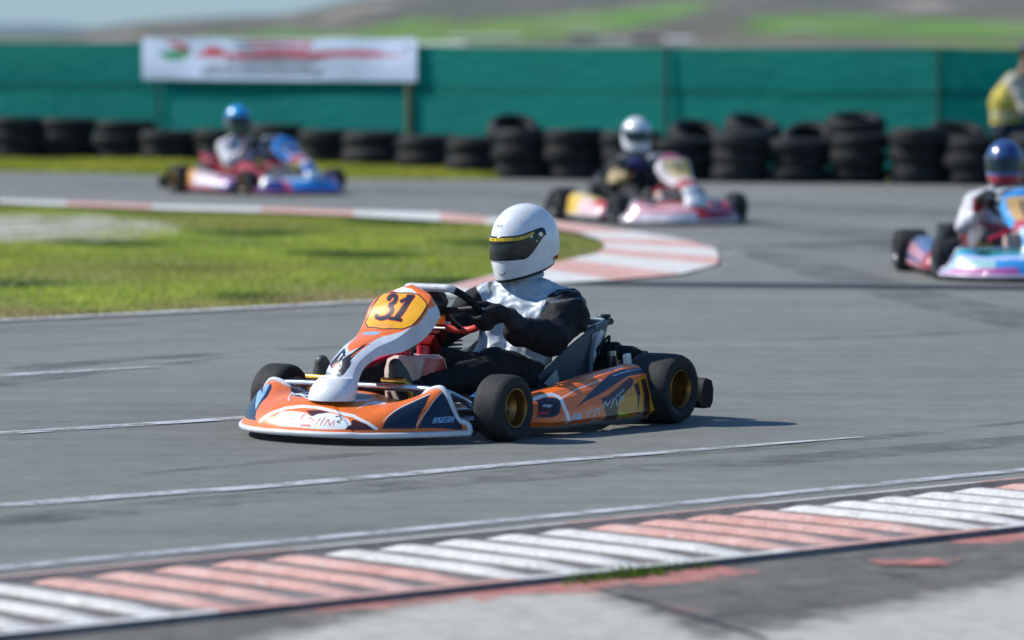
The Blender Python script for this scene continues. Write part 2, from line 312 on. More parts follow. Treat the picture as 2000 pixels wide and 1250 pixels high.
DECALS={
'bump':[
('navy',"-0.817,0.196 -0.82,0.32 -0.823,0.459 -0.828,0.675 -0.771,0.883 -0.7,0.811 -0.599,0.614 -0.554,0.386 -0.531,0.269 -0.454,0.123 -0.817,0.13"),
('sky',"-0.828,0.795 -0.774,0.861 -0.651,0.604 -0.585,0.401 -0.562,0.306 -0.923,0.755 -0.711,0.627"),
('navy',"-0.622,1 -0.528,1 -0.351,0.987 -0.082,0.868 0.25,0.951 0.262,0.774 0.233,0.625 0.11,0.605 -0.176,0.632 -0.376,0.7"),
('white',"-0.285,0.542 -0.29,0.539 -0.305,0.555 -0.548,0.918 -0.548,0.927 -0.534,0.916"),
('white',"-0.525,0.894 -0.545,0.917 -0.551,0.931 -0.182,0.645 -0.17,0.628 -0.167,0.617"),
('white',"-0.167,0.617 -0.179,0.631 -0.185,0.645 0.11,0.607 0.122,0.592 0.124,0.581"),
('white',"0.124,0.579 0.113,0.594 0.107,0.608 0.279,0.794 0.29,0.783 0.299,0.765"),
('white',"-0.425,0.775 -0.479,0.838 -0.499,0.867 -0.305,0.748 -0.288,0.73 -0.279,0.714"),
('white',"-0.282,0.715 -0.296,0.731 -0.305,0.747 -0.176,0.698 -0.165,0.684 -0.159,0.671"),
('white',"0.173,0.587 0.202,0.71 0.268,0.781 0.247,0.635"),
('maroon',"0.391,0.269 0.508,0.182 0.562,0.077 0.373,0.066"),
('maroon',"-0.021,0.352 0.096,0.379 0.19,0.349 0.07,0.24"),
('white',"-0.259,0.225 -0.23,0.303 -0.139,0.329 -0.03,0.318 0.067,0.253 0.104,0.302 0.19,0.346 0.293,0.318 0.356,0.266 0.396,0.179 0.371,0.077 0.162,0.057 -0.047,0.07 -0.199,0.073"),
('white',"-0.388,0.092 -0.411,0.1 -0.419,0.126 -0.339,0.282 -0.316,0.27 -0.305,0.242"),
('white',"-0.308,0.233 -0.33,0.252 -0.339,0.283 -0.23,0.402 -0.207,0.382 -0.196,0.348"),
('white',"-0.202,0.345 -0.222,0.369 -0.23,0.402 -0.11,0.458 -0.087,0.431 -0.079,0.396"),
('white',"-0.084,0.396 -0.104,0.426 -0.11,0.458 0.041,0.455 0.064,0.423 0.067,0.395"),
('white',"0.064,0.392 0.044,0.425 0.041,0.455 0.222,0.408 0.236,0.379 0.236,0.352"),
('white',"0.233,0.352 0.219,0.382 0.219,0.409 0.365,0.376 0.382,0.336 0.379,0.309"),
('white',"0.373,0.313 0.362,0.351 0.368,0.372 0.499,0.227 0.505,0.195 0.499,0.176"),
('white',"0.496,0.18 0.491,0.215 0.499,0.227 0.574,0.104 0.574,0.077 0.565,0.066"),
('navy',"0.597,0.094 0.611,0.305 0.645,0.501 0.7,0.658 0.777,0.815 0.791,0.561 0.777,0.316 0.771,0.089"),
('navy',"0.78,0.089 0.814,0.442 0.84,0.951 0.854,1 0.908,1 0.943,0.996 0.971,0.514 0.969,0.122"),
('white',"0.591,0.212 0.588,0.215 0.588,0.219 0.608,0.358 0.611,0.355 0.614,0.345"),
('white',"0.614,0.343 0.611,0.348 0.608,0.358 0.642,0.509 0.645,0.505 0.648,0.494"),
('white',"0.648,0.492 0.645,0.498 0.642,0.509 0.7,0.652 0.702,0.648 0.705,0.637"),
('white',"0.705,0.635 0.702,0.639 0.7,0.651 0.763,0.828 0.768,0.818 0.771,0.807"),
('white',"0.777,0.144 0.774,0.146 0.774,0.15 0.811,0.458 0.814,0.456 0.814,0.452"),
('white',"0.814,0.451 0.814,0.449 0.811,0.456 0.84,0.951 0.84,0.956 0.843,0.953"),
('white',"0.339,0.511 0.333,0.66 0.342,0.805 0.402,0.828 0.471,0.718 0.368,0.684"),
('red',"-0.107,0.104 -0.113,0.104 -0.116,0.11 -0.11,0.197 -0.104,0.197 -0.102,0.192"),
('red',"-0.104,0.187 -0.107,0.193 -0.107,0.2 -0.076,0.203 -0.073,0.197 -0.073,0.19"),
('red',"-0.027,0.113 -0.033,0.114 -0.036,0.12 -0.013,0.292 -0.01,0.292 -0.004,0.283"),
('red',"0.05,0.122 0.044,0.122 0.041,0.129 0.059,0.237 0.062,0.237 0.067,0.229"),
('red',"0.062,0.227 0.059,0.236 0.062,0.239 0.102,0.193 0.104,0.185 0.099,0.183"),
('red',"0.099,0.195 0.102,0.192 0.104,0.183 0.067,0.139 0.062,0.143 0.062,0.15"),
('red',"0.136,0.113 0.13,0.113 0.127,0.12 0.144,0.229 0.147,0.23 0.153,0.222"),
('red',"0.176,0.117 0.17,0.117 0.167,0.124 0.179,0.268 0.182,0.269 0.187,0.26"),
('red',"0.205,0.113 0.202,0.112 0.199,0.119 0.213,0.232 0.219,0.23 0.222,0.225"),
('red',"0.213,0.227 0.216,0.232 0.219,0.23 0.253,0.123 0.25,0.117 0.247,0.119"),
('red',"0.253,0.117 0.247,0.119 0.247,0.124 0.265,0.22 0.268,0.222 0.27,0.213"),
('red',"0.265,0.217 0.268,0.22 0.27,0.217 0.285,0.116 0.285,0.112 0.279,0.116"),
('red',"-0.004,0.116 0.087,0.127 0.096,0.09 0.001,0.084"),
('dark',"0.265,0.27 0.259,0.278 0.256,0.29 0.285,0.322 0.29,0.313 0.293,0.302"),
('dark',"0.285,0.31 0.285,0.32 0.288,0.322 0.325,0.227 0.322,0.22 0.319,0.22"),
('dark',"0.319,0.235 0.322,0.229 0.325,0.216 0.293,0.189 0.288,0.197 0.288,0.207"),
('dark',"0.29,0.19 0.288,0.202 0.29,0.207 0.322,0.182 0.325,0.17 0.322,0.165"),
('sky',"0.848,0.195 0.845,0.192 0.845,0.197 0.848,0.3 0.851,0.305 0.851,0.299"),
('sky',"0.851,0.29 0.848,0.298 0.851,0.308 0.857,0.318 0.857,0.31 0.857,0.3"),
('sky',"0.854,0.309 0.857,0.315 0.86,0.309 0.857,0.253 0.854,0.249 0.854,0.255"),
('sky',"0.854,0.263 0.857,0.256 0.854,0.246 0.848,0.239 0.848,0.246 0.848,0.255"),
('sky',"0.854,0.256 0.854,0.26 0.857,0.255 0.854,0.202 0.854,0.197 0.851,0.203"),
('sky',"0.854,0.212 0.854,0.205 0.854,0.196 0.848,0.189 0.845,0.196 0.845,0.205"),
('sky',"0.857,0.203 0.854,0.199 0.854,0.206 0.857,0.313 0.86,0.319 0.86,0.313"),
('sky',"0.86,0.305 0.857,0.31 0.86,0.322 0.866,0.335 0.868,0.329 0.866,0.316"),
('sky',"0.866,0.328 0.866,0.332 0.868,0.326 0.866,0.266 0.863,0.262 0.863,0.268"),
('sky',"0.863,0.276 0.866,0.27 0.866,0.26 0.857,0.249 0.857,0.256 0.857,0.266"),
('sky',"0.857,0.255 0.857,0.263 0.86,0.263 0.863,0.216 0.863,0.207 0.86,0.209"),
('sky',"0.868,0.217 0.868,0.215 0.866,0.22 0.868,0.336 0.871,0.343 0.874,0.338"),
('sky',"0.874,0.226 0.871,0.22 0.871,0.227 0.874,0.348 0.877,0.355 0.877,0.348"),
('sky',"0.877,0.339 0.874,0.343 0.874,0.355 0.88,0.369 0.883,0.365 0.883,0.353"),
('sky',"0.88,0.361 0.88,0.366 0.883,0.363 0.883,0.3 0.88,0.292 0.88,0.298"),
('sky',"0.88,0.303 0.88,0.305 0.883,0.299 0.88,0.233 0.877,0.229 0.874,0.236"),
('sky',"0.877,0.245 0.88,0.237 0.877,0.226 0.871,0.217 0.871,0.226 0.871,0.236"),
('sky',"0.891,0.388 0.891,0.376 0.891,0.366 0.883,0.358 0.883,0.368 0.886,0.382"),
('sky',"0.883,0.371 0.886,0.379 0.886,0.371 0.883,0.239 0.88,0.235 0.88,0.242"),
('sky',"0.88,0.23 0.88,0.239 0.88,0.25 0.886,0.262 0.888,0.256 0.888,0.245"),
('sky',"0.888,0.252 0.886,0.246 0.886,0.253 0.888,0.322 0.888,0.326 0.891,0.322"),
('sky',"0.888,0.329 0.891,0.325 0.888,0.309 0.886,0.3 0.886,0.309 0.886,0.32"),
('sky',"0.9,0.435 0.9,0.425 0.9,0.411 0.894,0.388 0.891,0.392 0.891,0.405"),
('sky',"0.891,0.396 0.894,0.408 0.894,0.399 0.891,0.256 0.888,0.25 0.888,0.258"),
('sky',"0.888,0.246 0.888,0.255 0.888,0.266 0.894,0.282 0.897,0.275 0.897,0.263"),
('sky',"0.891,0.315 0.888,0.319 0.891,0.335 0.894,0.348 0.897,0.342 0.897,0.33"),
('sky',"0.908,0.474 0.908,0.462 0.908,0.448 0.9,0.413 0.9,0.423 0.9,0.436"),
('sky',"0.9,0.428 0.9,0.433 0.903,0.432 0.9,0.348 0.9,0.342 0.897,0.346"),
('sky',"0.9,0.339 0.897,0.343 0.9,0.362 0.906,0.385 0.906,0.373 0.906,0.359"),
('sky',"0.903,0.369 0.906,0.381 0.908,0.378 0.906,0.292 0.903,0.283 0.903,0.293"),
('sky',"0.903,0.303 0.906,0.298 0.903,0.28 0.897,0.265 0.897,0.275 0.897,0.286"),
('sky',"0.908,0.449 0.908,0.461 0.908,0.476 0.917,0.525 0.917,0.511 0.917,0.494"),
('sky',"0.911,0.484 0.914,0.501 0.914,0.489 0.911,0.309 0.908,0.299 0.908,0.309"),
('sky',"0.914,0.32 0.914,0.316 0.911,0.32 0.917,0.515 0.917,0.521 0.92,0.522"),
('sky',"0.917,0.495 0.917,0.508 0.917,0.525 0.926,0.585 0.926,0.568 0.926,0.549"),
('sky',"0.923,0.555 0.926,0.579 0.926,0.564 0.923,0.351 0.92,0.338 0.917,0.342"),
('sky',"0.92,0.362 0.92,0.349 0.92,0.333 0.914,0.312 0.911,0.318 0.914,0.338"),
('sky',"0.923,0.353 0.92,0.34 0.92,0.352 0.926,0.575 0.928,0.601 0.928,0.585"),
('sky',"0.926,0.569 0.926,0.582 0.928,0.591 0.931,0.393 0.928,0.373 0.926,0.373"),
('sky',"0.931,0.389 0.928,0.373 0.926,0.378 0.931,0.627 0.934,0.657 0.937,0.664"),
('sky',"0.954,0.991 0.954,0.944 0.948,0.795 0.937,0.648 0.934,0.642 0.937,0.695"),
('sky',"0.934,0.652 0.937,0.687 0.94,0.697 0.931,0.391 0.928,0.376 0.928,0.389"),
('sky',"0.931,0.381 0.928,0.385 0.928,0.402 0.937,0.448 0.937,0.431 0.937,0.412"),
('sky',"0.934,0.501 0.931,0.502 0.931,0.522 0.94,0.588 0.94,0.567 0.94,0.545"),
],
'nas':[
('orange',"-0.522,0.97 0.112,1 0.679,0.979 0.922,0.964 0.742,0.828 0.732,0.71 0.611,0.621 0.321,0.526 0.275,0.359 -0.007,0.275 -0.394,0.349 -0.695,0.585 -0.7,0.725 -0.688,0.873 -0.661,0.944"),
('white',"-0.357,0.934 -0.459,0.983 0.185,0.957 0.36,0.913 -0.077,0.914"),
('dark',"-0.435,0.936 -0.126,0.917 0.217,0.924 0.394,0.917 0.621,0.867 0.691,0.835 0.681,0.747 0.672,0.668 0.55,0.628 0.098,0.598 -0.445,0.625 -0.632,0.677 -0.6,0.774 -0.62,0.87 -0.668,0.933"),
('yellow',"-0.335,0.918 -0.099,0.907 0.229,0.914 0.382,0.908 0.604,0.861 0.669,0.833 0.657,0.748 0.635,0.675 0.523,0.637 0.066,0.609 -0.428,0.634 -0.595,0.677 -0.569,0.773 -0.569,0.86 -0.595,0.923"),
('paleorange',"-0.209,0.652 0.253,0.649 0.253,0.619 -0.26,0.625"),
('red',"-0.167,0.835 -0.25,0.837 -0.338,0.863 -0.377,0.907 -0.284,0.904 -0.18,0.877"),
('red',"-0.214,0.863 -0.316,0.888 -0.364,0.917 -0.221,0.916 -0.109,0.89 -0.094,0.866"),
('red',"-0.206,0.883 -0.216,0.907 -0.121,0.901 -0.034,0.874 -0.034,0.851 -0.119,0.856"),
('red',"-0.163,0.878 -0.092,0.881 -0.007,0.86 0.017,0.817 -0.053,0.814 -0.136,0.835"),
('red',"-0.128,0.848 -0.038,0.837 0.01,0.811 -0.075,0.784 -0.163,0.795 -0.206,0.82"),
('red',"-0.167,0.79 -0.187,0.813 -0.124,0.82 -0.002,0.794 0.015,0.773 -0.048,0.765"),
('red',"-0.104,0.788 -0.041,0.795 0.037,0.78 0.066,0.74 0.003,0.732 -0.077,0.748"),
('red',"-0.07,0.761 0.013,0.755 0.064,0.732 0,0.691 -0.094,0.7 -0.155,0.725"),
('red',"-0.124,0.731 -0.036,0.714 -0.012,0.688 -0.143,0.677 -0.24,0.697 -0.262,0.722"),
('red',"-0.201,0.72 -0.138,0.694 -0.17,0.677 -0.347,0.697 -0.408,0.722 -0.364,0.737"),
('red',"-0.26,0.702 -0.347,0.702 -0.435,0.725 -0.43,0.745 -0.347,0.747 -0.267,0.725"),
('red',"0.161,0.894 0.248,0.897 0.331,0.87 0.321,0.787 0.239,0.784 0.161,0.808"),
('red',"0.163,0.814 0.251,0.814 0.324,0.788 0.29,0.695 0.193,0.695 0.105,0.721"),
('red',"0.132,0.82 0.061,0.83 0.027,0.851 0.19,0.903 0.258,0.893 0.29,0.87"),
('red',"0.032,0.687 -0.034,0.707 -0.021,0.724 0.319,0.717 0.38,0.7 0.38,0.681"),
('red',"0.171,0.868 0.11,0.886 0.11,0.906 0.287,0.91 0.338,0.893 0.336,0.873"),
('ink',"-0.192,0.84 -0.25,0.841 -0.311,0.858 -0.34,0.901 -0.274,0.898 -0.204,0.88"),
('ink',"-0.231,0.871 -0.301,0.888 -0.325,0.907 -0.197,0.907 -0.124,0.89 -0.111,0.873"),
('ink',"-0.192,0.886 -0.197,0.901 -0.131,0.897 -0.046,0.871 -0.048,0.856 -0.107,0.858"),
('ink',"-0.141,0.876 -0.09,0.877 -0.029,0.861 -0.007,0.82 -0.056,0.818 -0.111,0.833"),
('ink',"-0.104,0.841 -0.043,0.834 -0.012,0.817 -0.094,0.79 -0.153,0.797 -0.184,0.814"),
('ink',"-0.158,0.794 -0.17,0.81 -0.126,0.814 -0.012,0.791 0,0.775 -0.043,0.771"),
('ink',"-0.082,0.787 -0.038,0.791 0.015,0.78 0.044,0.741 0,0.737 -0.056,0.747"),
('ink',"-0.051,0.757 0.008,0.753 0.042,0.737 -0.024,0.697 -0.09,0.702 -0.131,0.72"),
('ink',"-0.111,0.725 -0.048,0.712 -0.034,0.695 -0.16,0.684 -0.228,0.698 -0.243,0.715"),
('ink',"-0.201,0.714 -0.155,0.695 -0.18,0.684 -0.347,0.702 -0.391,0.721 -0.362,0.731"),
('ink',"-0.289,0.707 -0.347,0.707 -0.408,0.722 -0.406,0.742 -0.347,0.742 -0.294,0.728"),
('ink',"0.183,0.89 0.248,0.891 0.312,0.871 0.302,0.79 0.239,0.788 0.183,0.805"),
('ink',"0.183,0.81 0.248,0.81 0.304,0.791 0.266,0.7 0.195,0.698 0.127,0.718"),
('ink',"0.115,0.825 0.069,0.833 0.049,0.845 0.207,0.896 0.251,0.89 0.27,0.876"),
('ink',"0.022,0.694 -0.019,0.707 -0.012,0.718 0.326,0.711 0.365,0.7 0.365,0.688"),
('ink',"0.161,0.876 0.122,0.887 0.122,0.898 0.292,0.903 0.326,0.891 0.324,0.88"),
('ink',"-0.671,0.179 -0.542,0.247 -0.479,0.336 -0.119,0.263 -0.053,0.202 -0.126,0.163 -0.379,0.132"),
('white',"-0.462,0.21 -0.428,0.293 -0.194,0.247 -0.243,0.196"),
('ink',"-0.053,0.202 0.154,0.266 0.302,0.396 0.38,0.392 0.346,0.227 0.351,0.17 0.338,0.134 0.239,0.084 0.003,0.107 0.11,0.153"),
('sky',"-0.566,0.572 -0.25,0.574 0.137,0.575 0.056,0.525 -0.311,0.535"),
('ink',"-0.476,0.196 -0.479,0.326 -0.325,0.269 -0.277,0.193"),
('ink',"-0.036,0.186 0.151,0.249 0.266,0.466 0.248,0.328 0.112,0.189"),
('orange',"0.285,0.227 0.261,0.227 0.236,0.233 0.326,0.339 0.348,0.339 0.373,0.333"),
('orange',"0.375,0.332 0.348,0.333 0.324,0.339 0.28,0.461 0.304,0.459 0.334,0.452"),
('ink',"-0.068,0.227 -0.148,0.239 -0.158,0.249 -0.082,0.249 -0.009,0.239 0,0.229"),
('ink',"0.027,0.113 0.146,0.153 0.236,0.173 0.404,0.2 0.443,0.162 0.353,0.113 0.239,0.084"),
('red',"-0.467,0.162 -0.238,0.183 -0.073,0.175 -0.245,0.14"),
('ink',"-0.27,0.132 -0.313,0.134 -0.328,0.139 -0.063,0.166 -0.029,0.165 -0.014,0.16"),
('ink',"-0.051,0.16 -0.063,0.165 -0.036,0.166 0.076,0.157 0.086,0.153 0.061,0.152"),
('ink',"0.044,0.157 0.076,0.156 0.093,0.152 -0.048,0.13 -0.087,0.133 -0.102,0.137"),
('ink',"-0.077,0.13 -0.097,0.136 -0.073,0.137 0.073,0.13 0.088,0.126 0.069,0.123"),
('ink',"0.054,0.13 0.083,0.127 0.086,0.123 -0.136,0.114 -0.17,0.117 -0.172,0.122"),
('grey',"-0.7,0.112 -0.7,0.136 0.151,0.109 0.273,0.084 -0.7,0.1"),
('ink',"-0.7,0.104 -0.7,0.103 -0.7,0.104 -0.7,0.12 -0.7,0.122 -0.7,0.12"),
('ink',"-0.7,0.119 -0.7,0.12 -0.7,0.122 -0.659,0.12 -0.637,0.117 -0.644,0.116"),
('ink',"-0.695,0.122 -0.659,0.12 -0.634,0.117 -0.629,0.109 -0.646,0.109 -0.673,0.112"),
('ink',"-0.651,0.112 -0.639,0.11 -0.646,0.109 -0.7,0.11 -0.7,0.112 -0.7,0.114"),
('ink',"-0.673,0.112 -0.654,0.112 -0.625,0.109 -0.612,0.1 -0.629,0.1 -0.659,0.103"),
('ink',"-0.634,0.103 -0.625,0.102 -0.629,0.1 -0.7,0.103 -0.7,0.104 -0.7,0.106"),
('ink',"-0.595,0.1 -0.612,0.1 -0.629,0.102 -0.642,0.119 -0.615,0.117 -0.598,0.116"),
('ink',"-0.61,0.114 -0.632,0.117 -0.625,0.119 -0.525,0.114 -0.513,0.113 -0.52,0.112"),
('ink',"-0.544,0.114 -0.525,0.114 -0.503,0.112 -0.505,0.104 -0.522,0.104 -0.539,0.106"),
('ink',"-0.527,0.107 -0.508,0.104 -0.513,0.103 -0.612,0.107 -0.625,0.109 -0.617,0.11"),
('ink',"-0.629,0.109 -0.625,0.11 -0.598,0.109 -0.503,0.097 -0.508,0.096 -0.532,0.097"),
('ink',"-0.44,0.094 -0.457,0.094 -0.471,0.096 -0.476,0.112 -0.459,0.112 -0.442,0.11"),
('ink',"-0.381,0.093 -0.398,0.093 -0.413,0.094 -0.415,0.11 -0.398,0.11 -0.384,0.109"),
('ink',"-0.396,0.107 -0.408,0.109 -0.401,0.11 -0.342,0.109 -0.33,0.107 -0.338,0.106"),
('ink',"-0.355,0.107 -0.345,0.109 -0.325,0.107 -0.306,0.099 -0.321,0.099 -0.34,0.1"),
('ink',"-0.335,0.1 -0.318,0.1 -0.308,0.099 -0.328,0.092 -0.345,0.092 -0.355,0.093"),
('ink',"-0.345,0.094 -0.328,0.092 -0.333,0.09 -0.394,0.092 -0.411,0.094 -0.403,0.096"),
('ink',"-0.231,0.104 -0.223,0.103 -0.231,0.102 -0.304,0.104 -0.316,0.107 -0.304,0.107"),
('ink',"-0.318,0.107 -0.304,0.107 -0.289,0.106 -0.287,0.09 -0.304,0.09 -0.318,0.092"),
('ink',"-0.304,0.09 -0.313,0.092 -0.308,0.093 -0.235,0.092 -0.226,0.09 -0.231,0.089"),
('ink',"-0.218,0.089 -0.233,0.089 -0.248,0.09 -0.25,0.099 -0.233,0.099 -0.221,0.097"),
('ink',"-0.233,0.099 -0.223,0.097 -0.228,0.096 -0.265,0.096 -0.279,0.099 -0.274,0.1"),
('ink',"-0.15,0.104 -0.141,0.103 -0.145,0.102 -0.214,0.103 -0.226,0.104 -0.218,0.106"),
('ink',"-0.228,0.104 -0.216,0.106 -0.204,0.104 -0.204,0.089 -0.218,0.089 -0.231,0.09"),
('ink',"-0.218,0.089 -0.228,0.09 -0.223,0.092 -0.153,0.09 -0.143,0.089 -0.148,0.087"),
('ink',"-0.216,0.096 -0.226,0.097 -0.221,0.099 -0.167,0.097 -0.158,0.096 -0.163,0.094"),
('ink',"-0.07,0.103 -0.06,0.102 -0.065,0.1 -0.133,0.102 -0.143,0.103 -0.136,0.104"),
('ink',"-0.145,0.103 -0.133,0.104 -0.121,0.103 -0.119,0.094 -0.133,0.094 -0.148,0.096"),
('ink',"-0.133,0.094 -0.143,0.096 -0.138,0.097 -0.073,0.096 -0.063,0.094 -0.068,0.093"),
('ink',"-0.085,0.096 -0.073,0.096 -0.058,0.094 -0.063,0.087 -0.073,0.086 -0.085,0.087"),
('ink',"-0.075,0.089 -0.065,0.087 -0.07,0.086 -0.136,0.087 -0.145,0.089 -0.141,0.09"),
('ink',"-0.053,0.1 -0.063,0.102 -0.058,0.103 0.01,0.103 0.02,0.102 0.015,0.1"),
('ink',"-0.034,0.102 -0.021,0.103 -0.009,0.102 -0.012,0.086 -0.026,0.086 -0.038,0.087"),
('ink',"0.027,0.086 0.015,0.086 0.003,0.087 0.008,0.102 0.02,0.102 0.032,0.1"),
('ink',"0.02,0.1 0.01,0.102 0.015,0.103 0.076,0.102 0.086,0.1 0.081,0.099"),
('ink',"0.064,0.102 0.076,0.102 0.088,0.1 0.083,0.086 0.073,0.084 0.061,0.086"),
('ink',"0.071,0.087 0.081,0.086 0.076,0.084 0.017,0.084 0.008,0.086 0.013,0.087"),
('ink',"0.095,0.086 0.086,0.084 0.076,0.086 0.078,0.102 0.09,0.102 0.103,0.1"),
('ink',"0.081,0.1 0.086,0.102 0.1,0.102 0.151,0.086 0.144,0.084 0.129,0.086"),
('ink',"0.151,0.086 0.139,0.084 0.129,0.086 0.134,0.1 0.144,0.102 0.156,0.1"),
('ink',"0.21,0.102 0.219,0.1 0.214,0.099 0.159,0.099 0.151,0.1 0.156,0.102"),
('ink',"0.149,0.1 0.159,0.102 0.171,0.1 0.166,0.084 0.154,0.084 0.141,0.086"),
('ink',"0.154,0.084 0.146,0.086 0.151,0.087 0.205,0.087 0.212,0.086 0.207,0.084"),
('ink',"0.156,0.092 0.149,0.093 0.154,0.094 0.195,0.094 0.202,0.093 0.197,0.092"),
],
'pod':[
('white',"0.256,0.638 0.256,0.645 0.26,0.654 0.413,0.707 0.415,0.701 0.411,0.694"),
('white',"0.409,0.692 0.409,0.7 0.413,0.707 0.645,0.725 0.645,0.718 0.641,0.712"),
('navy',"0.318,0.432 0.454,0.572 0.592,0.668 0.722,0.748 0.845,0.768 1,0.734 1,0.642 0.85,0.655 0.732,0.612 0.588,0.544 0.419,0.495"),
('sky',"0.737,0.714 0.737,0.72 0.741,0.725 0.867,0.734 0.867,0.728 0.863,0.722"),  # these two strokes: blue sheen over the navy, painted in as colour
('sky',"0.861,0.721 0.863,0.728 0.867,0.734 1,0.722 1,0.717 1,0.714"),
('maroon',"0.548,0.474 0.624,0.491 0.85,0.639 0.866,0.595 0.848,0.522 0.722,0.403 0.664,0.159 0.718,0 0.575,0"),
('amber',"0.896,0.585 1,0.634 1,0.04 1,0 0.707,0.03 0.677,0.283 0.721,0.428 0.821,0.509"),
('maroon',"0.857,0.542 0.903,0.549 0.851,0.12 0.847,0.044"),
('maroon',"0.93,0.575 0.97,0.574 0.956,0.064 0.893,0.079"),
('ink',"0.81,0.114 0.957,0.08 0.987,0.011 0.871,0.039"),
('lime',"0.685,0.052 0.671,0.156 0.75,0.114 0.791,0.049"),
('grey',"0.545,0.285 0.541,0.285 0.536,0.299 0.572,0.429 0.578,0.428 0.579,0.421"),
('grey',"0.571,0.423 0.575,0.429 0.581,0.425 0.588,0.332 0.584,0.323 0.578,0.329"),
('grey',"0.587,0.323 0.581,0.326 0.579,0.339 0.622,0.435 0.627,0.432 0.628,0.425"),
('grey',"0.621,0.268 0.615,0.266 0.612,0.278 0.645,0.435 0.651,0.435 0.654,0.429"),
('grey',"0.647,0.425 0.647,0.432 0.651,0.438 0.674,0.429 0.674,0.422 0.67,0.416"),
('grey',"0.667,0.425 0.672,0.428 0.675,0.422 0.674,0.285 0.67,0.279 0.664,0.288"),
('grey',"0.691,0.31 0.685,0.309 0.681,0.32 0.712,0.445 0.718,0.446 0.72,0.439"),
('grey',"0.712,0.436 0.712,0.443 0.718,0.448 0.745,0.426 0.745,0.418 0.741,0.415"),
('grey',"0.741,0.426 0.745,0.423 0.745,0.416 0.715,0.366 0.711,0.371 0.71,0.383"),
('grey',"0.678,0.439 0.674,0.443 0.674,0.451 0.763,0.512 0.767,0.508 0.765,0.501"),
('grey',"0.259,0.112 0.299,0.303 0.361,0.286 0.346,0.084"),
('orange',"0.309,0.269 0.313,0.27 0.315,0.26 0.302,0.117 0.298,0.114 0.295,0.126"),
('grey',"0.406,0.12 0.399,0.117 0.395,0.136 0.418,0.306 0.425,0.308 0.429,0.288"),
('grey',"0.423,0.275 0.419,0.295 0.422,0.315 0.462,0.313 0.466,0.295 0.464,0.276"),
('grey',"0.469,0.119 0.462,0.116 0.458,0.133 0.481,0.312 0.488,0.315 0.492,0.296"),
('grey',"0.486,0.285 0.482,0.302 0.485,0.32 0.518,0.323 0.522,0.306 0.519,0.289"),
('grey',"0.512,0.313 0.519,0.318 0.525,0.302 0.509,0.15 0.504,0.146 0.498,0.16"),
('grey',"0.454,0.029 0.484,0.067 0.551,0.037 0.574,0"),
('ink',"0.112,0.677 0.165,0.721 0.226,0.672 0.222,0.554 0.182,0.419 0.137,0.295 0.077,0.328"),
('maroon',"0.102,0.545 0.124,0.599 0.18,0.575 0.129,0.439 0.086,0.419"),
('red',"0.087,0.466 0.134,0.459 0.127,0.425 0.083,0.419"),
('grey',"0.114,0.562 0.127,0.591 0.169,0.572 0.147,0.526"),
('white',"0.087,0.645 0.087,0.672 0.097,0.718 0.126,0.761 0.126,0.734 0.116,0.694"),
('white',"0.113,0.691 0.113,0.718 0.124,0.76 0.182,0.805 0.172,0.767 0.157,0.731"),
('white',"0.153,0.728 0.157,0.763 0.18,0.804 0.243,0.781 0.239,0.751 0.219,0.724"),
('white',"0.212,0.732 0.226,0.765 0.246,0.777 0.262,0.698 0.247,0.665 0.227,0.654"),
('white',"0.227,0.67 0.247,0.697 0.262,0.691 0.253,0.598 0.24,0.574 0.225,0.577"),
('white',"0.225,0.589 0.239,0.608 0.253,0.595 0.249,0.442 0.235,0.423 0.22,0.435"),
('white',"0.222,0.448 0.237,0.459 0.249,0.439 0.26,0.06 0.259,0.04 0.229,0.063"),
],
}
# ---------------------------------------------------------------- camera, light, sky
CH = 1.54; FPX = 9130.; PIT = math.atan(550/FPX)
cd = bpy.data.cameras.new('camera'); cam = bpy.data.objects.new('camera', cd); COL.objects.link(cam); sc.camera = cam
cam.location = (0, 0, CH); cam.rotation_euler = (math.pi/2-PIT, 0, 0)
cd.sensor_width = 36; cd.lens = FPX/2000*36; cd.clip_end = 30000; cd.clip_start = .5
cd.dof.use_dof = True; cd.dof.focus_distance = 18.35; cd.dof.aperture_fstop = 2.4
SUN = Vector((-.751, .199, .63)).normalized()
EL = math.asin(SUN.z); AZ = math.atan2(SUN.x, SUN.y)
sd = bpy.data.lights.new('sun', 'SUN'); sd.energy = 5.0; sd.angle = math.radians(.6); sd.color = (1, .95, .87)
so = bpy.data.objects.new('sun', sd); COL.objects.link(so); so.rotation_euler = SUN.to_track_quat('Z', 'Y').to_euler()
w = bpy.data.worlds.new('World'); sc.world = w; w.use_nodes = True
wn = w.node_tree.nodes; wl = w.node_tree.links; bg = wn['Background']
sky = wn.new('ShaderNodeTexSky'); sky.sky_type = 'NISHITA'; sky.sun_disc = False; sky.sun_elevation = EL; sky.sun_rotation = AZ
sky.air_density = 1.3; sky.dust_density = .15; sky.ozone_density = 5.0
tint = wn.new('ShaderNodeVectorMath'); tint.operation = 'MULTIPLY'; tint.inputs[1].default_value = (.66, .90, 1.12); wl.new(sky.outputs[0], tint.inputs[0]); wl.new(tint.outputs[0], bg.inputs['Color']); bg.inputs['Strength'].default_value = .10
sc.view_settings.view_transform = 'Standard'; sc.view_settings.look = 'None'; sc.view_settings.exposure = EXPO
sc.cycles.max_bounces = 6; sc.cycles.use_denoising = True; sc.cycles.volume_bounces = 0

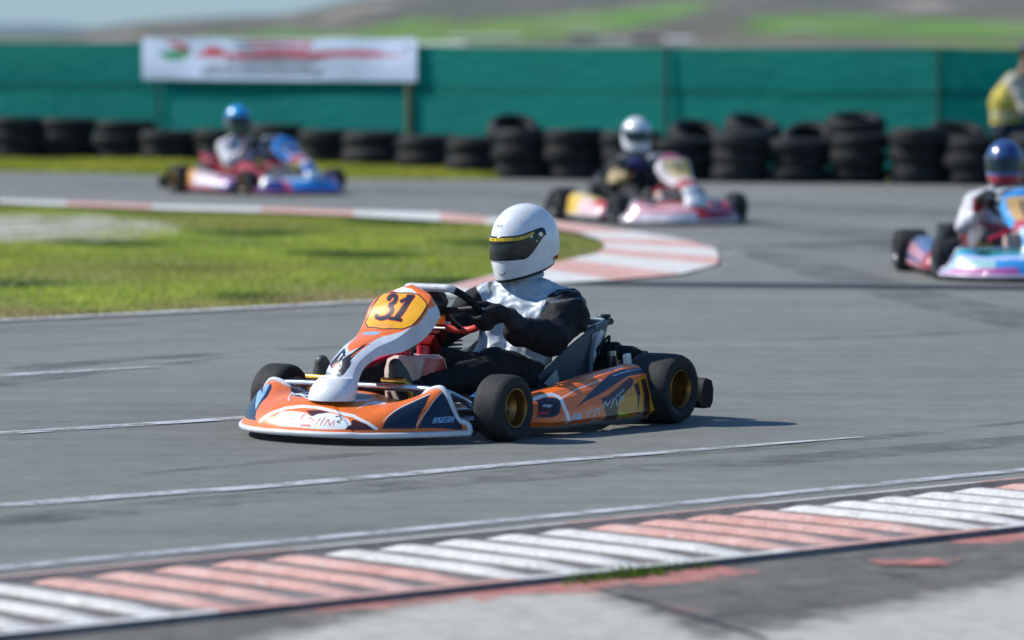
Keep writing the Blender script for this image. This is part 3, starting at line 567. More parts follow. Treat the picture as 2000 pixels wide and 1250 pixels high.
# ---------------------------------------------------------------- ground sheets
A_ = math.radians(43)
m_track = ground_mat('worn_asphalt', dict(base=[(.3, (.172, .176, .161)), (.7, (.224, .229, .210))], big=.3, streak=A_, slo=.78, sscale=2.2,
      fine=((5, .88, 1.12), (60, .82, 1.18), (240, .8, 1.2)), bump=.5, bscale=160, rough=.75, sp=.35,
      patches=((.22, .58, .74, (.13, .137, .121), (1, .5, 1)),)))
def hp(p, q, inside):   # half plane through p, q holding the point inside
    nx, ny = -(q[1]-p[1]), q[0]-p[0]; l_ = math.hypot(nx, ny); nx /= l_; ny /= l_; c0 = -(nx*p[0]+ny*p[1])
    return (nx, ny, c0) if nx*inside[0]+ny*inside[1]+c0 > 0 else (-nx, -ny, -c0)
CONC = [(.25, (.24, .23, .20)), (.42, (.42, .405, .36)), (.7, (.60, .58, .52))]
PINK = [(.3, (.30, .15, .13)), (.5, (.50, .19, .16)), (.7, (.42, .32, .28))]
m_apron = ground_mat('old_tarmac', dict(base=[(.3, (.11, .105, .092)), (.7, (.175, .165, .148))], big=1.6, fine=((7, .7, 1.3), (60, .7, 1.3), (200, .75, 1.25)), bump=.8, bscale=60,
      patches=((3.0, .58, .68, (.05, .05, .045), (1, .6, 1)), (2.4, .60, .66, (.34, .13, .11), (1, .7, 1))),
      areas=[([hp((-.75, 12.0), (-.20, 13.08), (0, 12.5)), hp((-.2, 13.12), (.4, 13.14), (0, 12.5)), hp((.30, 13.10), (.56, 12.2), (0, 12.5))], .35, .14, CONC),
             ([hp((.66, 12.4), (1.60, 13.75), (1.6, 12.5)), hp((1.1, 13.45), (3, 14.6), (1.6, 12.5))], .55, .22, CONC),
             ([hp((-.45, 13.4), (.65, 14.3), (.3, 13.3)), hp((-.5, 12.64), (.65, 13.42), (.1, 13.6)), hp((-.6, 12.5), (-.45, 13.6), (.3, 13.3)), hp((.62, 13.9), (.76, 13.3), (.3, 13.3))], .75, .07, PINK),
             ([hp((1.2, 14.8), (2.2, 15.8), (1.7, 14.8)), hp((1.2, 14.08), (2.2, 14.98), (1.7, 15.5)), hp((1.30, 14.9), (1.36, 14.3), (2, 14.9))], .55, .06, PINK)]))
m_conc = ground_mat('rough_concrete', dict(base=[(.3, (.40, .385, .34)), (.7, (.56, .545, .49))], big=2.2, fine=((9, .8, 1.15), (70, .7, 1.25), (220, .75, 1.2)), bump=.9, bscale=70,
      patches=((5.0, .62, .72, (.16, .16, .14), (1, .5, 1)), (2.6, .66, .73, (.45, .25, .21), (1, .7, 1))), wear=(6, .36, .44)))
m_soil = ground_mat('dry_soil', dict(base=[(.3, (.18, .20, .05)), (.7, (.34, .32, .13))], big=.9, fine=((12, .75, 1.25),), bump=.5, bscale=40))
m_white = ground_mat('worn_white_paint', dict(base=[(.3, (.50, .52, .54)), (.7, (.62, .64, .66))], big=1.5, fine=((60, .85, 1.1),), wear=(9, .36, .50)))
m_thin = ground_mat('faded_white_paint', dict(base=[(.3, (.44, .46, .49)), (.7, (.56, .58, .61))], big=1.5, fine=((60, .8, 1.15),), wear=(5, .36, .56)))
m_tar = ground_mat('tar_joint', dict(base=[(.3, (.014, .022, .034)), (.7, (.026, .036, .050))], fine=((30, .8, 1.2),)))
m_skid = ground_mat('tyre_rubber_marks', dict(base=[(.3, (.075, .08, .08)), (.7, (.10, .105, .105))], fine=((60, .8, 1.2),), wear=(2.2, .42, .88)))
def kerb_mat(name, a, b, chips):
    return ground_mat(name, dict(base=[(.3, a), (.7, b)], big=4, fine=((14, .82, 1.12), (90, .75, 1.18)), bump=.8, bscale=90, patches=((9, .58, .70, chips, (1, 1, 1)),)))
m_kw = kerb_mat('kerb_white', (.70, .69, .66), (.84, .83, .80), (.44, .42, .39))
m_kr = kerb_mat('kerb_salmon', (.66, .34, .29), (.80, .52, .46), (.72, .66, .63))
m_kg = kerb_mat('kerb_grey', (.15, .135, .13), (.30, .27, .26), (.08, .07, .07))
sheet('ground', [(-700, -60), (700, -60), (700, 900), (-700, 900)], -.024, m_soil)
sheet('apron', [(-14, 2), (14, 2), (14, 27.2), (-14, -.6)], -.017, m_apron)
TR = [(-12, 3.1), (-1.49, 13.51), (.86, 15.71), (9, 23.6), (60, 74)]
KT = np.array([(-12, 3.3), (-6.0, 9.0), (-3.2, 11.72), (-1.47, 13.28), (-0.98, 13.73), (-0.47, 14.19), (0.0, 14.62), (0.85, 15.42), (1.79, 16.32), (4.2, 18.65), (8, 22.4), (14, 28.2)])
KTs = smooth_path(KT, 10); tt = np.gradient(KTs, axis=0); tt /= np.linalg.norm(tt, axis=1)[:, None]; nn = np.stack([tt[:, 1], -tt[:, 0]], 1)
sl = np.concatenate([[0], np.cumsum(np.linalg.norm(np.diff(KTs, axis=0), axis=1))])
def kp_(s, q, z):
    x = np.interp(s, sl, KTs[:, 0]); y = np.interp(s, sl, KTs[:, 1]); a = np.interp(s, sl, nn[:, 0]); b = np.interp(s, sl, nn[:, 1])
    return (x+a*q, y+b*q, z)
S0 = sl[np.argmin(np.hypot(KTs[:, 0]+1.31, KTs[:, 1]-13.42))]-.20
sheet('track', [(-40, 3.3)]+[kp_(q, .035, 0)[:2] for q in np.arange(.0, sl[-1], .25)]+[(14, 28.2), (14, 75), (-40, 75)], 0, m_track)
KO= [(-9.87, 47.42), (-6.97, 45.43), (-4.87, 44.42), (-4.18, 43.87), (-3.3, 43.06), (-2.28, 42.41), (-1.41, 41.66), (-0.63, 41.05), (-0.17, 39.88), (0.41, 39.11), (0.97, 37.04), (1.32, 35.45), (1.48, 34.07), (1.45, 32.72), (1.39, 31.62), (1.1, 30.39), (0.65, 29.62), (0.29, 29.24), (-0.12, 28.02), (-0.43, 27.69)]
KI= [(-9.55, 45.87), (-6.75, 44.0), (-4.72, 43.06), (-4.03, 42.28), (-3.21, 41.5), (-2.19, 40.81), (-1.35, 39.88), (-0.6, 38.78), (-0.25, 38.25), (0.25, 37.54), (0.52, 36.37), (0.64, 35.36), (0.68, 34.58), (0.67, 33.75), (0.59, 32.88), (0.39, 31.98), (0.14, 30.92), (-0.16, 29.74), (-0.38, 28.6), (-0.50, 27.64)]
FRONT= [(-0.78, 27.31), (-1.87, 26.23), (-2.79, 25.42), (-4.02, 24.45), (-5.43, 23.54), (-9.5, 20.6)]
VERGE= [(-11.5, 55.25), (-5.93, 54.18), (-3.99, 52.76), (-1.68, 51.22), (-0.11, 51.03), (-0.12, 53.56), (-1.9, 57.98), (-4.74, 60.99), (-6.74, 61.53), (-13.03, 62.62)]
INF = KI+FRONT+[(-16, 24), (-16, 47)]
sheet('infield', INF, .004, m_soil)
sheet('verge', VERGE, .004, m_soil)
sheet('bank', [(-.2, 51.6), (5.4, 49.4), (14, 48), (14, 75), (-13, 75), (-13, 62.3), (-6.7, 61.3), (-4.7, 60.8), (-1.9, 57.9)], .004, m_soil)
ribbon('worn_edge', [(x+(.10 if i > 8 else 0), y+.0) for i, (x, y) in enumerate(KO)][8:18], (.02, .1, .2, .22, .22, .20, .15, .1, .05, .02), .003, ground_mat('worn_edge', dict(base=[(.3, (.27, .28, .265)), (.7, (.36, .37, .35))], fine=((40, .8, 1.2),), wear=(3, .40, .60))))
# red and white flat kerb round the infield, one sheet per painted block
kb = empty('infield_kerb', (0, 0, 0)); tag(kb, kind='structure')
for i in range(len(KO)-1):
    a, b, c, d = KO[i], KO[i+1], KI[i+1], KI[i]
    V = []; n = 4
    for k in range(n+1):
        t = k/n; V += [(a[0]+(b[0]-a[0])*t, a[1]+(b[1]-a[1])*t, .012), (d[0]+(c[0]-d[0])*t, d[1]+(c[1]-d[1])*t, .03)]
    o = mesh_obj('painted_block', V, [(2*k, 2*k+1, 2*k+3, 2*k+2) for k in range(n)], m_kr if i % 2 else m_kw, kb, smooth=False)
    for p in o.data.polygons:
        if p.normal.z < 0: o.data.flip_normals(); break
ribbon('white_line', FRONT, .17, .010, m_white)
ribbon('white_line', [(-9.5, 8.2), (-6, 11.5), (-1.69, 15.33), (-0.88, 15.98), (0.0, 16.83), (0.57, 17.33), (1.0, 17.70), (1.36, 18.0)], (.12, .12, .12, .11, .10, .08, .06, .02), .0045, m_thin)
ribbon('white_line', [(-7.5, 13.8), (-4, 16.6), (-2.0, 18.16), (-1.08, 18.92), (-.2, 19.6)], .12, .0045, m_thin)
ribbon('white_line', [(-6, 18.1), (-3.5, 20.3), (-2.34, 21.29), (-1.66, 21.88)], (.17, .17, .16, .04), .0045, m_thin)
ribbon('white_line', [kp_(q, -.19, 0)[:2] for q in np.arange(.5, sl[-1]-.5, 1.0)], .085, .0045, m_thin)
ribbon('tar_joint', [(-1.2, 29.8), (0.29, 29.43), (0.96, 29.24), (3.16, 28.82), (5.03, 28.5), (10, 27.8)], (.3, .36, .42, .46, .46, .46), .0045, m_tar)
ribbon('tar_joint', [(1.5, 34.72), (2.3, 34.92), (3.01, 35.19), (6.03, 35.3)], (.02, .12, .14, .12), .0045, m_tar)
for P_, w_ in (([(1.5, 35.0), (1.9, 32.6), (2.23, 29.6), (2.6, 26.6), (3.3, 22.5)], (.2, .42, .5, .5, .5)),
             ([(2.1, 34.6), (2.7, 33.9), (4.5, 32.6)], (.2, .5, .5)),
             ([(-2.9, 20.9), (-2.45, 21.55), (-1.9, 22.3), (-1.0, 23.2), (.3, 24.2)], (.5, .35, .2, .16, .1)),
             ([(-3.4, 20.0), (-2.5, 20.6), (-2.0, 21.4), (-1.4, 22.5)], (.5, .3, .2, .06)),
             ([(-1.3, 16.5), (-.75, 17.1), (-.30, 17.5), (.2, 17.9)], (.05, .13, .10, .03)),
             ([(-.8, 15.6), (-.1, 16.5), (.35, 17.0)], (.03, .07, .03)),
             ([(.2, 17.0), (.75, 17.35), (1.6, 18.2), (2.2, 18.9)], (.03, .12, .12, .05)),
             ([(-2.4, 14.0), (-1.3, 15.2), (-.2, 16.2), (1.2, 17.2), (3, 18.9)], (.3, .3, .28, .3, .3)),
             ([(-2.8, 24.6), (-1.5, 25.6), (.2, 27.0)], (.1, .12, .1)),
             ([(-4.6, 49.5), (-1, 47.0), (2.2, 43.4), (4.6, 40)], (1.0, 1.2, 1.3, 1.2)),
             ([(.9, 41.0), (2.2, 38.6), (2.9, 36.5), (3.3, 33)], (.5, .9, 1.0, 1.0)),
             ([(1.2, 23.8), (2.2, 24.3), (4.4, 26.0)], (.05, .16, .1)),
             ([(-3.2, 22.6), (-2.2, 23.4), (-1.2, 24.3)], (.05, .08, .03))):
    ribbon('rubber_mark', P_, w_, .0085 if 0 else .0024, m_skid)

# rumble kerb beside the camera: slab with raised painted teeth
rk = empty('rumble_kerb', (0, 0, 0)); tag(rk, kind='structure')
KWD = 1.04
ss = np.arange(.2, sl[-1]-.2, .1); V = []
for s in ss:
    for q, z in ((-.005, -.05), (0, .006), (.05, .010), (.09, -.008), (.985, -.008), (1.0, .004), (KWD, .002), (KWD+.012, -.02), (KWD+.02, -.05)): V.append(kp_(s, q, z))
GR = [(-25, 5), (-20, 5), (-15, 5), (-10, 5), (-5, 5), (0, 5), (5, 5), (10, 4), (14, 5), (19, 5), (24, 5), (29, 5), (34, 5)]
def is_white(k):
    for j, (a, n) in enumerate(GR):
        if a <= k < a+n: return j % 2 == 0
    return False
o = mesh_obj('slab', V, grid_faces(len(ss), 9)[:, ::-1].copy(), m_kg, rk, smooth=False)
o.data.materials.append(m_kw); o.data.materials.append(m_kr)
for p in o.data.polygons:
    i = p.vertices[0] % 9; j = min(v % 9 for v in p.vertices); s = ss[min(v//9 for v in p.vertices)]
    wh = is_white(math.floor((s-S0)/.2175+.25))
    p.material_index = (1 if wh else 2) if j in (1, 5) else 0
PT = .2175
for k in range(-22, 36):
    s0 = S0+k*PT
    if s0 < .4 or s0 > sl[-1]-.5: continue
    prof = [(0, -.006), (.008, .004), (.022, .011), (.064, .010), (.092, -.006)]
    V = []; nq = 12
    for i in range(nq+1):
        q = .105+.88*i/nq; f = min(1, i/1.0)*min(1, (nq-i)/3.)
        jit = 0
        for a, z in prof: V.append(kp_(s0+a*1.06+jit, q, -.008+(z+.008)*max(f, .12)))
    F = [tuple(f) for f in grid_faces(nq+1, 5)]+[(0, 1, 2, 3, 4), tuple(nq*5+j for j in (4, 3, 2, 1, 0))]
    tooth = mesh_obj('tooth', V, F, m_kw if is_white(k) else m_kr, rk, smooth=False)
    import bmesh
    bm = bmesh.new(); bm.from_mesh(tooth.data); bmesh.ops.recalc_face_normals(bm, faces=bm.faces)
    bm.faces.ensure_lookup_table()
    bm.to_mesh(tooth.data); bm.free()
    if sum(p.normal.z*p.area for p in tooth.data.polygons) < 0: tooth.data.flip_normals()
# patches of bare concrete and spilt paint on the near apron
def wob(P, a=.03, n=5):
    P = np.array(P, float); Q = [P[i]*(1-k/n)+P[(i+1) % len(P)]*k/n for i in range(len(P)) for k in range(n)]; return [(x+rng.normal()*a*.5, y+rng.normal()*a) for x, y in Q]
m_spill = ground_mat('spilt_salmon_paint', dict(base=[(.3, (.50, .16, .14)), (.7, (.60, .24, .20))], big=3, fine=((40, .75, 1.2),), wear=(11, .44, .58)))
ribbon('crack', [(.22, 13.18), (.33, 12.93), (.41, 12.74), (.50, 12.50), (.57, 12.30), (.66, 12.05)], (.004, .018, .012, .022, .016, .02), -.013, m_tar)
ribbon('crack', [(.52, 12.52), (.62, 12.60), (.75, 12.66), (.88, 12.82)], (.012, .016, .010, .003), -.0115, m_tar)
for P_ in ([(1.05, 13.86), (1.35, 13.92), (1.3, 13.72), (1.09, 13.74)], [(-1.17, 12.47), (-0.99, 12.54), (-0.96, 12.4), (-1.11, 12.32)], [(-0.73, 12.78), (-0.59, 12.84), (-0.56, 12.65), (-0.69, 12.61)]):
    sheet('paint_spill', wob(P_, .010), -.010, m_spill)

# ---------------------------------------------------------------- grass
m_grass = paint_mat('grass_blades', .6, dirt=.1, spec=.25)
nt = m_grass.node_tree; bb = nt.nodes['Principled BSDF']; tl = nt.nodes.new('ShaderNodeBsdfTranslucent'); ad = nt.nodes.new('ShaderNodeMixShader'); ad.inputs[0].default_value = .48
at = nt.nodes['Attribute']; nt.links.new(at.outputs['Color'], tl.inputs['Color']); nt.links.new(bb.outputs[0], ad.inputs[1]); nt.links.new(tl.outputs[0], ad.inputs[2]); nt.links.new(ad.outputs[0], nt.nodes['Material Output'].inputs['Surface'])
def blades(name, poly, n, h0, h1, wd, colf, z0=.0, keep=None):
    P = np.array(poly); lo, hi = P.min(0), P.max(0)
    X = rng.uniform(lo[0], hi[0], n); Y = rng.uniform(lo[1], hi[1], n); k = inpoly(P, X, Y)
    if keep is not None: k &= keep(X, Y)
    X, Y = X[k], Y[k]; n = len(X)
    cl = np.sin(X*2.1+Y*.9)*np.cos(Y*1.3-X*.7)+.6*np.sin(X*5.3-Y*2.1)*np.sin(Y*3.7+X)
    h = rng.uniform(h0, h1, n)*(1+.35*np.clip(cl, -1, 1)); a = rng.uniform(0, math.pi, n)
    w_ = wd*rng.uniform(.6, 1.4, n)/2; lx = rng.normal(0, .35, n)*h; ly = rng.normal(0, .35, n)*h
    V = np.zeros((n, 3, 3)); V[:, 0] = np.stack([X-np.cos(a)*w_, Y-np.sin(a)*w_, 0*X+z0], 1); V[:, 1] = np.stack([X+np.cos(a)*w_, Y+np.sin(a)*w_, 0*X+z0], 1)
    V[:, 2] = np.stack([X+lx, Y+ly, z0+h], 1)
    c = colf(X, Y, cl)*rng.uniform(.75, 1.25, (n, 1))
    o = mesh_obj(name, V.reshape(-1, 3), np.arange(3*n).reshape(n, 3), m_grass, None, np.repeat(c, 3, 0), smooth=False)
    return o
def gcol(X, Y, cl):
    g1 = np.array([.25, .33, .045]); g2 = np.array([.44, .52, .09]); g3 = np.array([.33, .28, .10]); g4 = np.array([.42, .43, .33]); g5 = np.array([.055, .12, .030])
    t = np.clip(.5+.5*cl, 0, 1)[:, None]; c = g1*(1-t)+g2*t
    d = np.clip(np.sin(X*1.1+1)*np.sin(Y*.8+X*.4)-.45+rng.normal(0, .15, len(X)), 0, 1)[:, None]*1.2; c = c*(1-d)+g3*d
    e = np.clip((np.sin(X*2.1+Y*.5)*np.sin(Y*1.7+2)-.30)*1.8, 0, 1)[:, None]; c = c*(1-e)+g5*e
    o_ = np.clip((np.sin(X*.9-Y*.35+2)*np.sin(Y*1.05+.5)-.2)*1.6, 0, 1)[:, None]*.7; c = c*(1-o_)+np.array([.36, .36, .09])*o_
    # bleached patch towards the left, dry edge along the front
    p = np.exp(-(((X+4.1)/1.1)**2+((Y-37.8)/1.8)**2)**1.5)[:, None]*.9; c = c*(1-p)+g4*p
    q = np.clip(1-(Y-(27.9+X*.83))/1.5+.5*np.sin(X*4+Y)*np.sin(X*1.7), 0, 1)[:, None]*.85; c = c*(1-q)+np.array([.40, .30, .15])*q
    r = np.clip((X+.1)/.7, 0, 1)[:, None]*.55; c = c*(1-r)+np.array([.30, .27, .12])*r
    return c
m_bare = ground_mat('bleached_bare_ground', dict(base=[(.3, (.42, .41, .34)), (.7, (.62, .60, .52))], big=2, fine=((9, .8, 1.15),), wear=(1.9, .40, .56)))
sheet('bare_patch', wob([(-5.6, 34.6), (-3.3, 34.8), (-2.6, 36.6), (-2.8, 38.6), (-3.7, 40.9), (-5.6, 41.2)], .08), .012, m_bare)
tag(blades('grass', [p for p in INF if p[0] > -10]+[(-8.5, 24), (-8.5, 44.8)], 460000, .012, .034, .014, gcol, keep=lambda X, Y: (X > -7.5) & (Y > 27.55+X*.86) & (rng.random(len(X)) > 1.0*np.exp(-(((X+4.3)/1.5)**2+((Y-37.9)/2.8)**2)**2))),
    'short green spring grass covering the infield', None, kind='stuff')
def vcol(X, Y, cl):
    t = np.clip(.5+.5*cl, 0, 1)[:, None]; return np.array([.25, .29, .03])*(1-t)+np.array([.42, .43, .06])*t
tag(blades('grass', VERGE, 90000, .02, .06, .03, vcol), 'yellow green grass strip in front of the tyre wall', None, kind='stuff')
tag(blades('grass', [(0.13, 13.30), (0.29, 13.46), (0.62, 13.80), (0.60, 13.58), (0.36, 13.34), (0.16, 13.16)], 9000, .015, .045, .006, lambda X, Y, c: np.tile([.09, .17, .02], (len(X), 1)), z0=-.017, keep=lambda X, Y: rng.random(len(X)) < np.clip(.10+.9*np.exp(-((X-.37)/.10)**2)+.5*np.exp(-((X-.20)/.03)**2), 0, 1)*np.clip(1-((Y-(13.20+(X)*.93))/-.13), 0, 1)*(.4+.6*np.sin(X*60+Y*40)**2)), 'small green tuft growing beside the rumble kerb', None, kind='stuff')

# ---------------------------------------------------------------- terrain
def sil(X): return np.interp(X, [-2500, -900, 0, 130, 280, 420, 560, 640, 700, 900, 1200, 1700, 2200, 3500], [50, 66, 74, 70, 47, 38, 30, 12, -4, -24, -34, -30, -50, -40])
ND, NX = 150, 420
XS = np.linspace(-2600, 4200, NX); DS = np.concatenate([np.linspace(64, 240, 50, endpoint=False), np.geomspace(240, 1700, ND-50)])
XX, DD = np.meshgrid(XS, DS, indexing='ij')
tq = np.clip((DD-170)/(1500-170), 0, 1)
elev = (92-(92-sil(XX))*tq**1.05)                       # height of the slope as seen angle, rising steadily
zz = CH-(elev-75)/FPX*DD
near = np.clip((DD-64)/106, 0, 1); zz = np.where(DD < 170, -.07+(zz+.07)*near**1.5, zz)
px = XX
nz = np.array([noise.fractal(Vector((x*.004+3, d*.006, 0)), .8, 2.2, 6) for x, d in zip(((XX-1000)/FPX*DD).ravel(), DD.ravel())]).reshape(XX.shape)
zz = zz+nz*.0012*np.clip(DD-170, 0, 900)
zz = np.where(DD > 1500, zz-(DD-1500)*.04, zz)
yv = 75+FPX*(CH-zz)/DD
TC = np.zeros(XX.shape+(3,))
scrub = np.array([.19, .17, .125]); scr2 = np.array([.085, .09, .07]); gr = np.array([.105, .20, .035]); gr2 = np.array([.16, .25, .05]); tan = np.array([.38, .31, .26])
nz2 = np.array([noise.noise(Vector((x*.03, d*.02, 4))) for x, d in zip(((XX-1000)/FPX*DD).ravel(), DD.ravel())]).reshape(XX.shape)
q = np.clip(.5+nz2*1.6, 0, 1)[..., None]; TC[:] = scrub*(1-q)+scr2*q
for poly, c in (([(380, 78), (520, 62), (700, 58), (800, 38), (1000, 36), (1150, 26), (1330, 4), (1400, 2), (1370, 20), (1260, 50), (1180, 66), (1000, 70), (800, 74), (600, 86), (380, 88)], gr*1.3),
                ([(640, 68), (760, 55), (900, 38), (1010, 40), (1130, 50), (1200, 58), (1100, 66), (900, 70), (700, 76)], gr2),
                ([(1420, 62), (1480, 30), (1700, 28), (1800, 36), (2050, 40), (2600, 46), (2600, 70), (1900, 76), (1640, 72), (1500, 70)], gr),
                ([(1500, 40), (1750, 33), (2000, 48), (2000, 62), (1700, 60)], gr2*.85),
                ([(380, 70), (700, 66), (1000, 64), (1180, 68), (1000, 84), (600, 90), (380, 88)], gr*1.2), ([(1450, 30), (2050, 40), (2600, 46), (2600, 62), (2000, 70), (1500, 66)], gr*1.25), ([(1740, 4), (1840, 5), (1850, 18), (1790, 20)], tan), ([(640, 30), (720, 8), (800, 10), (700, 26), (620, 46)], tan*.8), ([(150, 82), (260, 62), (300, 66), (200, 86)], tan*.7),
                ([(1800, 88), (2100, 86), (2500, 92), (2500, 104), (1700, 98)], gr2), ([(-700, 74), (100, 76), (200, 88), (-700, 90)], gr)):
    mk = inpoly(poly, px+nz2*24, yv+nz2*2)
    TC[mk] = c
nz3 = np.array([noise.fractal(Vector((x*.05+20, d*.012, 7)), .7, 2.3, 5) for x, d in zip(((XX-1000)/FPX*DD).ravel(), DD.ravel())]).reshape(XX.shape)
k3 = np.clip((nz3-.30)*4, 0, 1)[..., None]*.6; TC = TC*(1-k3)+scr2*k3
k4 = np.clip((-nz3-.30)*4, 0, 1)[..., None]*.6; TC = TC*(1-k4)+tan*.75*k4
TC *= (1+.35*nz2[..., None])
V = np.stack([(XX-1000)/FPX*DD, DD, zz], -1).reshape(-1, 3)
m_hill = paint_mat('hillside', .95, dirt=.25, dscale=.06, spec=.1)
tag(mesh_obj('hills', V, grid_faces(NX, len(DS))[:, ::-1].copy() if False else grid_faces(NX, len(DS)), m_hill, None, TC.reshape(-1, 3)), kind='structure')
# distant mountain ridge
xs = np.linspace(-4000, 5000, 200); V = []; D0 = 9000
for x in xs:
    y = float(np.interp(x, [-4000, -1500, -400, 0, 60, 130, 200, 300, 700, 1500, 5000], [30, 44, 40, 47, 44, 50, 60, 66, 60, 70, 60]))+2.5*noise.fractal(Vector((x*.01, 0, 0)), .8, 2, 5)
    h = CH+(75-y)/FPX*D0
    for k, (dd, hh) in enumerate(((D0-1500, -12), (D0-500, h*.6), (D0, h), (D0+600, h*.5), (D0+1400, -12))):
        V.append(((x-1000)/FPX*dd, dd, hh))
m_far = paint_mat('far_mountain', 1., dirt=.2, dscale=.004, spec=0)
tag(mesh_obj('mountains', V, grid_faces(200, 5), m_far, None, (.12, .13, .11)), kind='structure')

# ---------------------------------------------------------------- far sheds and a house on the slope
def hill_z(x, d):
    X = 1000+x/d*FPX; i = int(np.clip(np.searchsorted(XS, X), 0, NX-1)); j = int(np.clip(np.searchsorted(DS, d), 0, len(DS)-1)); return float(zz[i, j])
def shed(px0, px1, ytop, d, label, name='farm_shed', wallc=(.48, .46, .43), roofc=(.80, .79, .76), cat='shed', wh=None, pitch=.25, base_drop=.0, group=None):
    w_ = (px1-px0)/FPX*d; xc = ((px0+px1)/2-1000)/FPX*d; zt = CH-(ytop-75)/FPX*d; zb = hill_z(xc, d)-.3
    h = max(zt-zb, .8); r = empty(name, (xc, d, zt-h)); tag(r, label, cat, group)
    dp = w_*.6; eave = h*(1-pitch*.5)
    MB().box((0, 0, eave/2), (w_, dp, eave), wallc).build('wall', M['matt'], r, smooth=False)
    rf = MB(); o_ = .04*w_
    rf.add([(-w_/2-o_, -dp/2-o_, eave), (w_/2+o_, -dp/2-o_, eave), (w_/2+o_, 0, h), (-w_/2-o_, 0, h), (w_/2+o_, dp/2+o_, eave), (-w_/2-o_, dp/2+o_, eave),
            (-w_/2-o_, -dp/2-o_, eave-.05), (w_/2+o_, -dp/2-o_, eave-.05), (w_/2+o_, 0, h-.05), (-w_/2-o_, 0, h-.05), (w_/2+o_, dp/2+o_, eave-.05), (-w_/2-o_, dp/2+o_, eave-.05)],
           [(0, 1, 2, 3), (3, 2, 4, 5), (7, 6, 9, 8), (8, 9, 11, 10), (0, 6, 7, 1), (5, 4, 10, 11), (0, 3, 9, 6), (3, 5, 11, 9), (1, 7, 8, 2), (2, 8, 10, 4)], roofc).build('roof', M['matt'], r, smooth=False)
    for k in range(2):
        MB().box((w_*(-.25+.5*k), -dp/2-.02, eave*.5), (w_*.12, .05, eave*.4), (.03, .03, .03)).build('window', M['satin'], r, smooth=False)
    return r
shed(790, 905, 84, 230, 'long low shed with a pale roof just beyond the fence, beside the banner end')
shed(880, 1010, 71, 330, 'wide low shed with pale roof above the fence, right of the banner', roofc=(.75, .73, .68))
shed(1112, 1172, 64, 360, 'small dark shed with pale green roof above the middle of the fence', wallc=(.10, .11, .12), roofc=(.45, .52, .46))
shed(1165, 1232, 77, 290, 'low grey hut right above the fence behind the silver helmet', wallc=(.16, .17, .2), roofc=(.4, .42, .43))
shed(1228, 1296, 68, 300, 'low tan roofed hut between the grey hut and the white box', roofc=(.42, .33, .28), wallc=(.10, .12, .15))
shed(1298, 1352, 74, 260, 'bright white box cabin peeking over the fence', wallc=(.75, .75, .74), roofc=(.7, .7, .7), cat='cabin', name='cabin')
shed(1536, 1592, 54, 520, 'lone little house with pale green roof on the green field', name='small_house', wallc=(.22, .21, .20), roofc=(.60, .68, .55), cat='house')

# ---------------------------------------------------------------- fence with green shade net
FENCE= [(-13.32, 64, 1.5), (-8.08, 62.5, 1.5), (-4.53, 60, 1.49), (-1.25, 57, 1.45), (1.77, 54, 1.44), (4.71, 51.8, 1.43), (7.54, 51, 1.38), (11.06, 50.5, 1.37)]
fn = empty('net_fence', (0, 57, 0)); tag(fn, 'long fence hung with teal green shade netting behind the tyre wall', 'fence')
m_net, nt, b, N, L = newmat('shade_net')
at = N('ShaderNodeAttribute'); at.attribute_name = 'Col'; L(at.outputs['Color'], b.inputs['Base Color']); b.inputs['Roughness'].default_value = .75; b.inputs['Specular IOR Level'].default_value = .2
geo = N('ShaderNodeNewGeometry'); mp = N('ShaderNodeMapping'); mp.inputs['Scale'].default_value = (1.2, 1.2, 5); nz_ = N('ShaderNodeTexNoise'); nz_.inputs['Scale'].default_value = 2.2; nz_.inputs['Detail'].default_value = 7
L(geo.outputs['Position'], mp.inputs['Vector']); L(mp.outputs['Vector'], nz_.inputs['Vector'])
bp = N('ShaderNodeBump'); bp.inputs['Strength'].default_value = .5; bp.inputs['Distance'].default_value = .06; L(nz_.outputs['Fac'], bp.inputs['Height']); L(bp.outputs['Normal'], b.inputs['Normal'])
tl = N('ShaderNodeBsdfTranslucent'); tl.inputs['Color'].default_value = (.002, .31, .26, 1); L(bp.outputs['Normal'], tl.inputs['Normal']); ms = N('ShaderNodeMixShader'); ms.inputs[0].default_value = .5
L(b.outputs[0], ms.inputs[1]); L(tl.outputs[0], ms.inputs[2]); L(ms.outputs[0], nt.nodes['Material Output'].inputs['Surface'])
for k in range(len(FENCE)-1):
    a, b_ = FENCE[k], FENCE[k+1]; dx, dy = b_[0]-a[0], b_[1]-a[1]; Ln = math.hypot(dx, dy)
    for lvl, (zl, zh) in enumerate(((.0, .97), (.93, 1.0))):
        nu, nv = 70, 16; V = []; C_ = []
        for i in range(nu):
            t = i/(nu-1); top = a[2]+(b_[2]-a[2])*t-.018*math.sin(math.pi*t)
            for j in range(nv):
                s = j/(nv-1)
                z = (.02+s*(.96-.03*math.sin(math.pi*t))) if lvl == 0 else (.90-.03*math.sin(math.pi*t)+s*(top-.90+.03*math.sin(math.pi*t)))
                off = .035*noise.noise(Vector((t*Ln*1.7+k*9, z*1.1, lvl*5)))+.02*noise.noise(Vector((t*Ln*5, z*3+k, 3)))-.02*lvl-.05*math.sin(math.pi*t)*math.sin(math.pi*s)
                V.append((a[0]-0+dx*t+off*dy/Ln, a[1]+dy*t-abs(dx/Ln)*(.03+off*-1), z))
                v = 1+.18*noise.noise(Vector((t*Ln*.8+k, z*3, 8)))
                C_.append((.002, .20*v, .172*v))
        o = mesh_obj('netting', V, grid_faces(nu, nv), m_net, fn, np.array(C_)); o.location = (0, -57, 0)
    pc = (.16, .17, .07) if k == 3 else (.03, .06, .05)
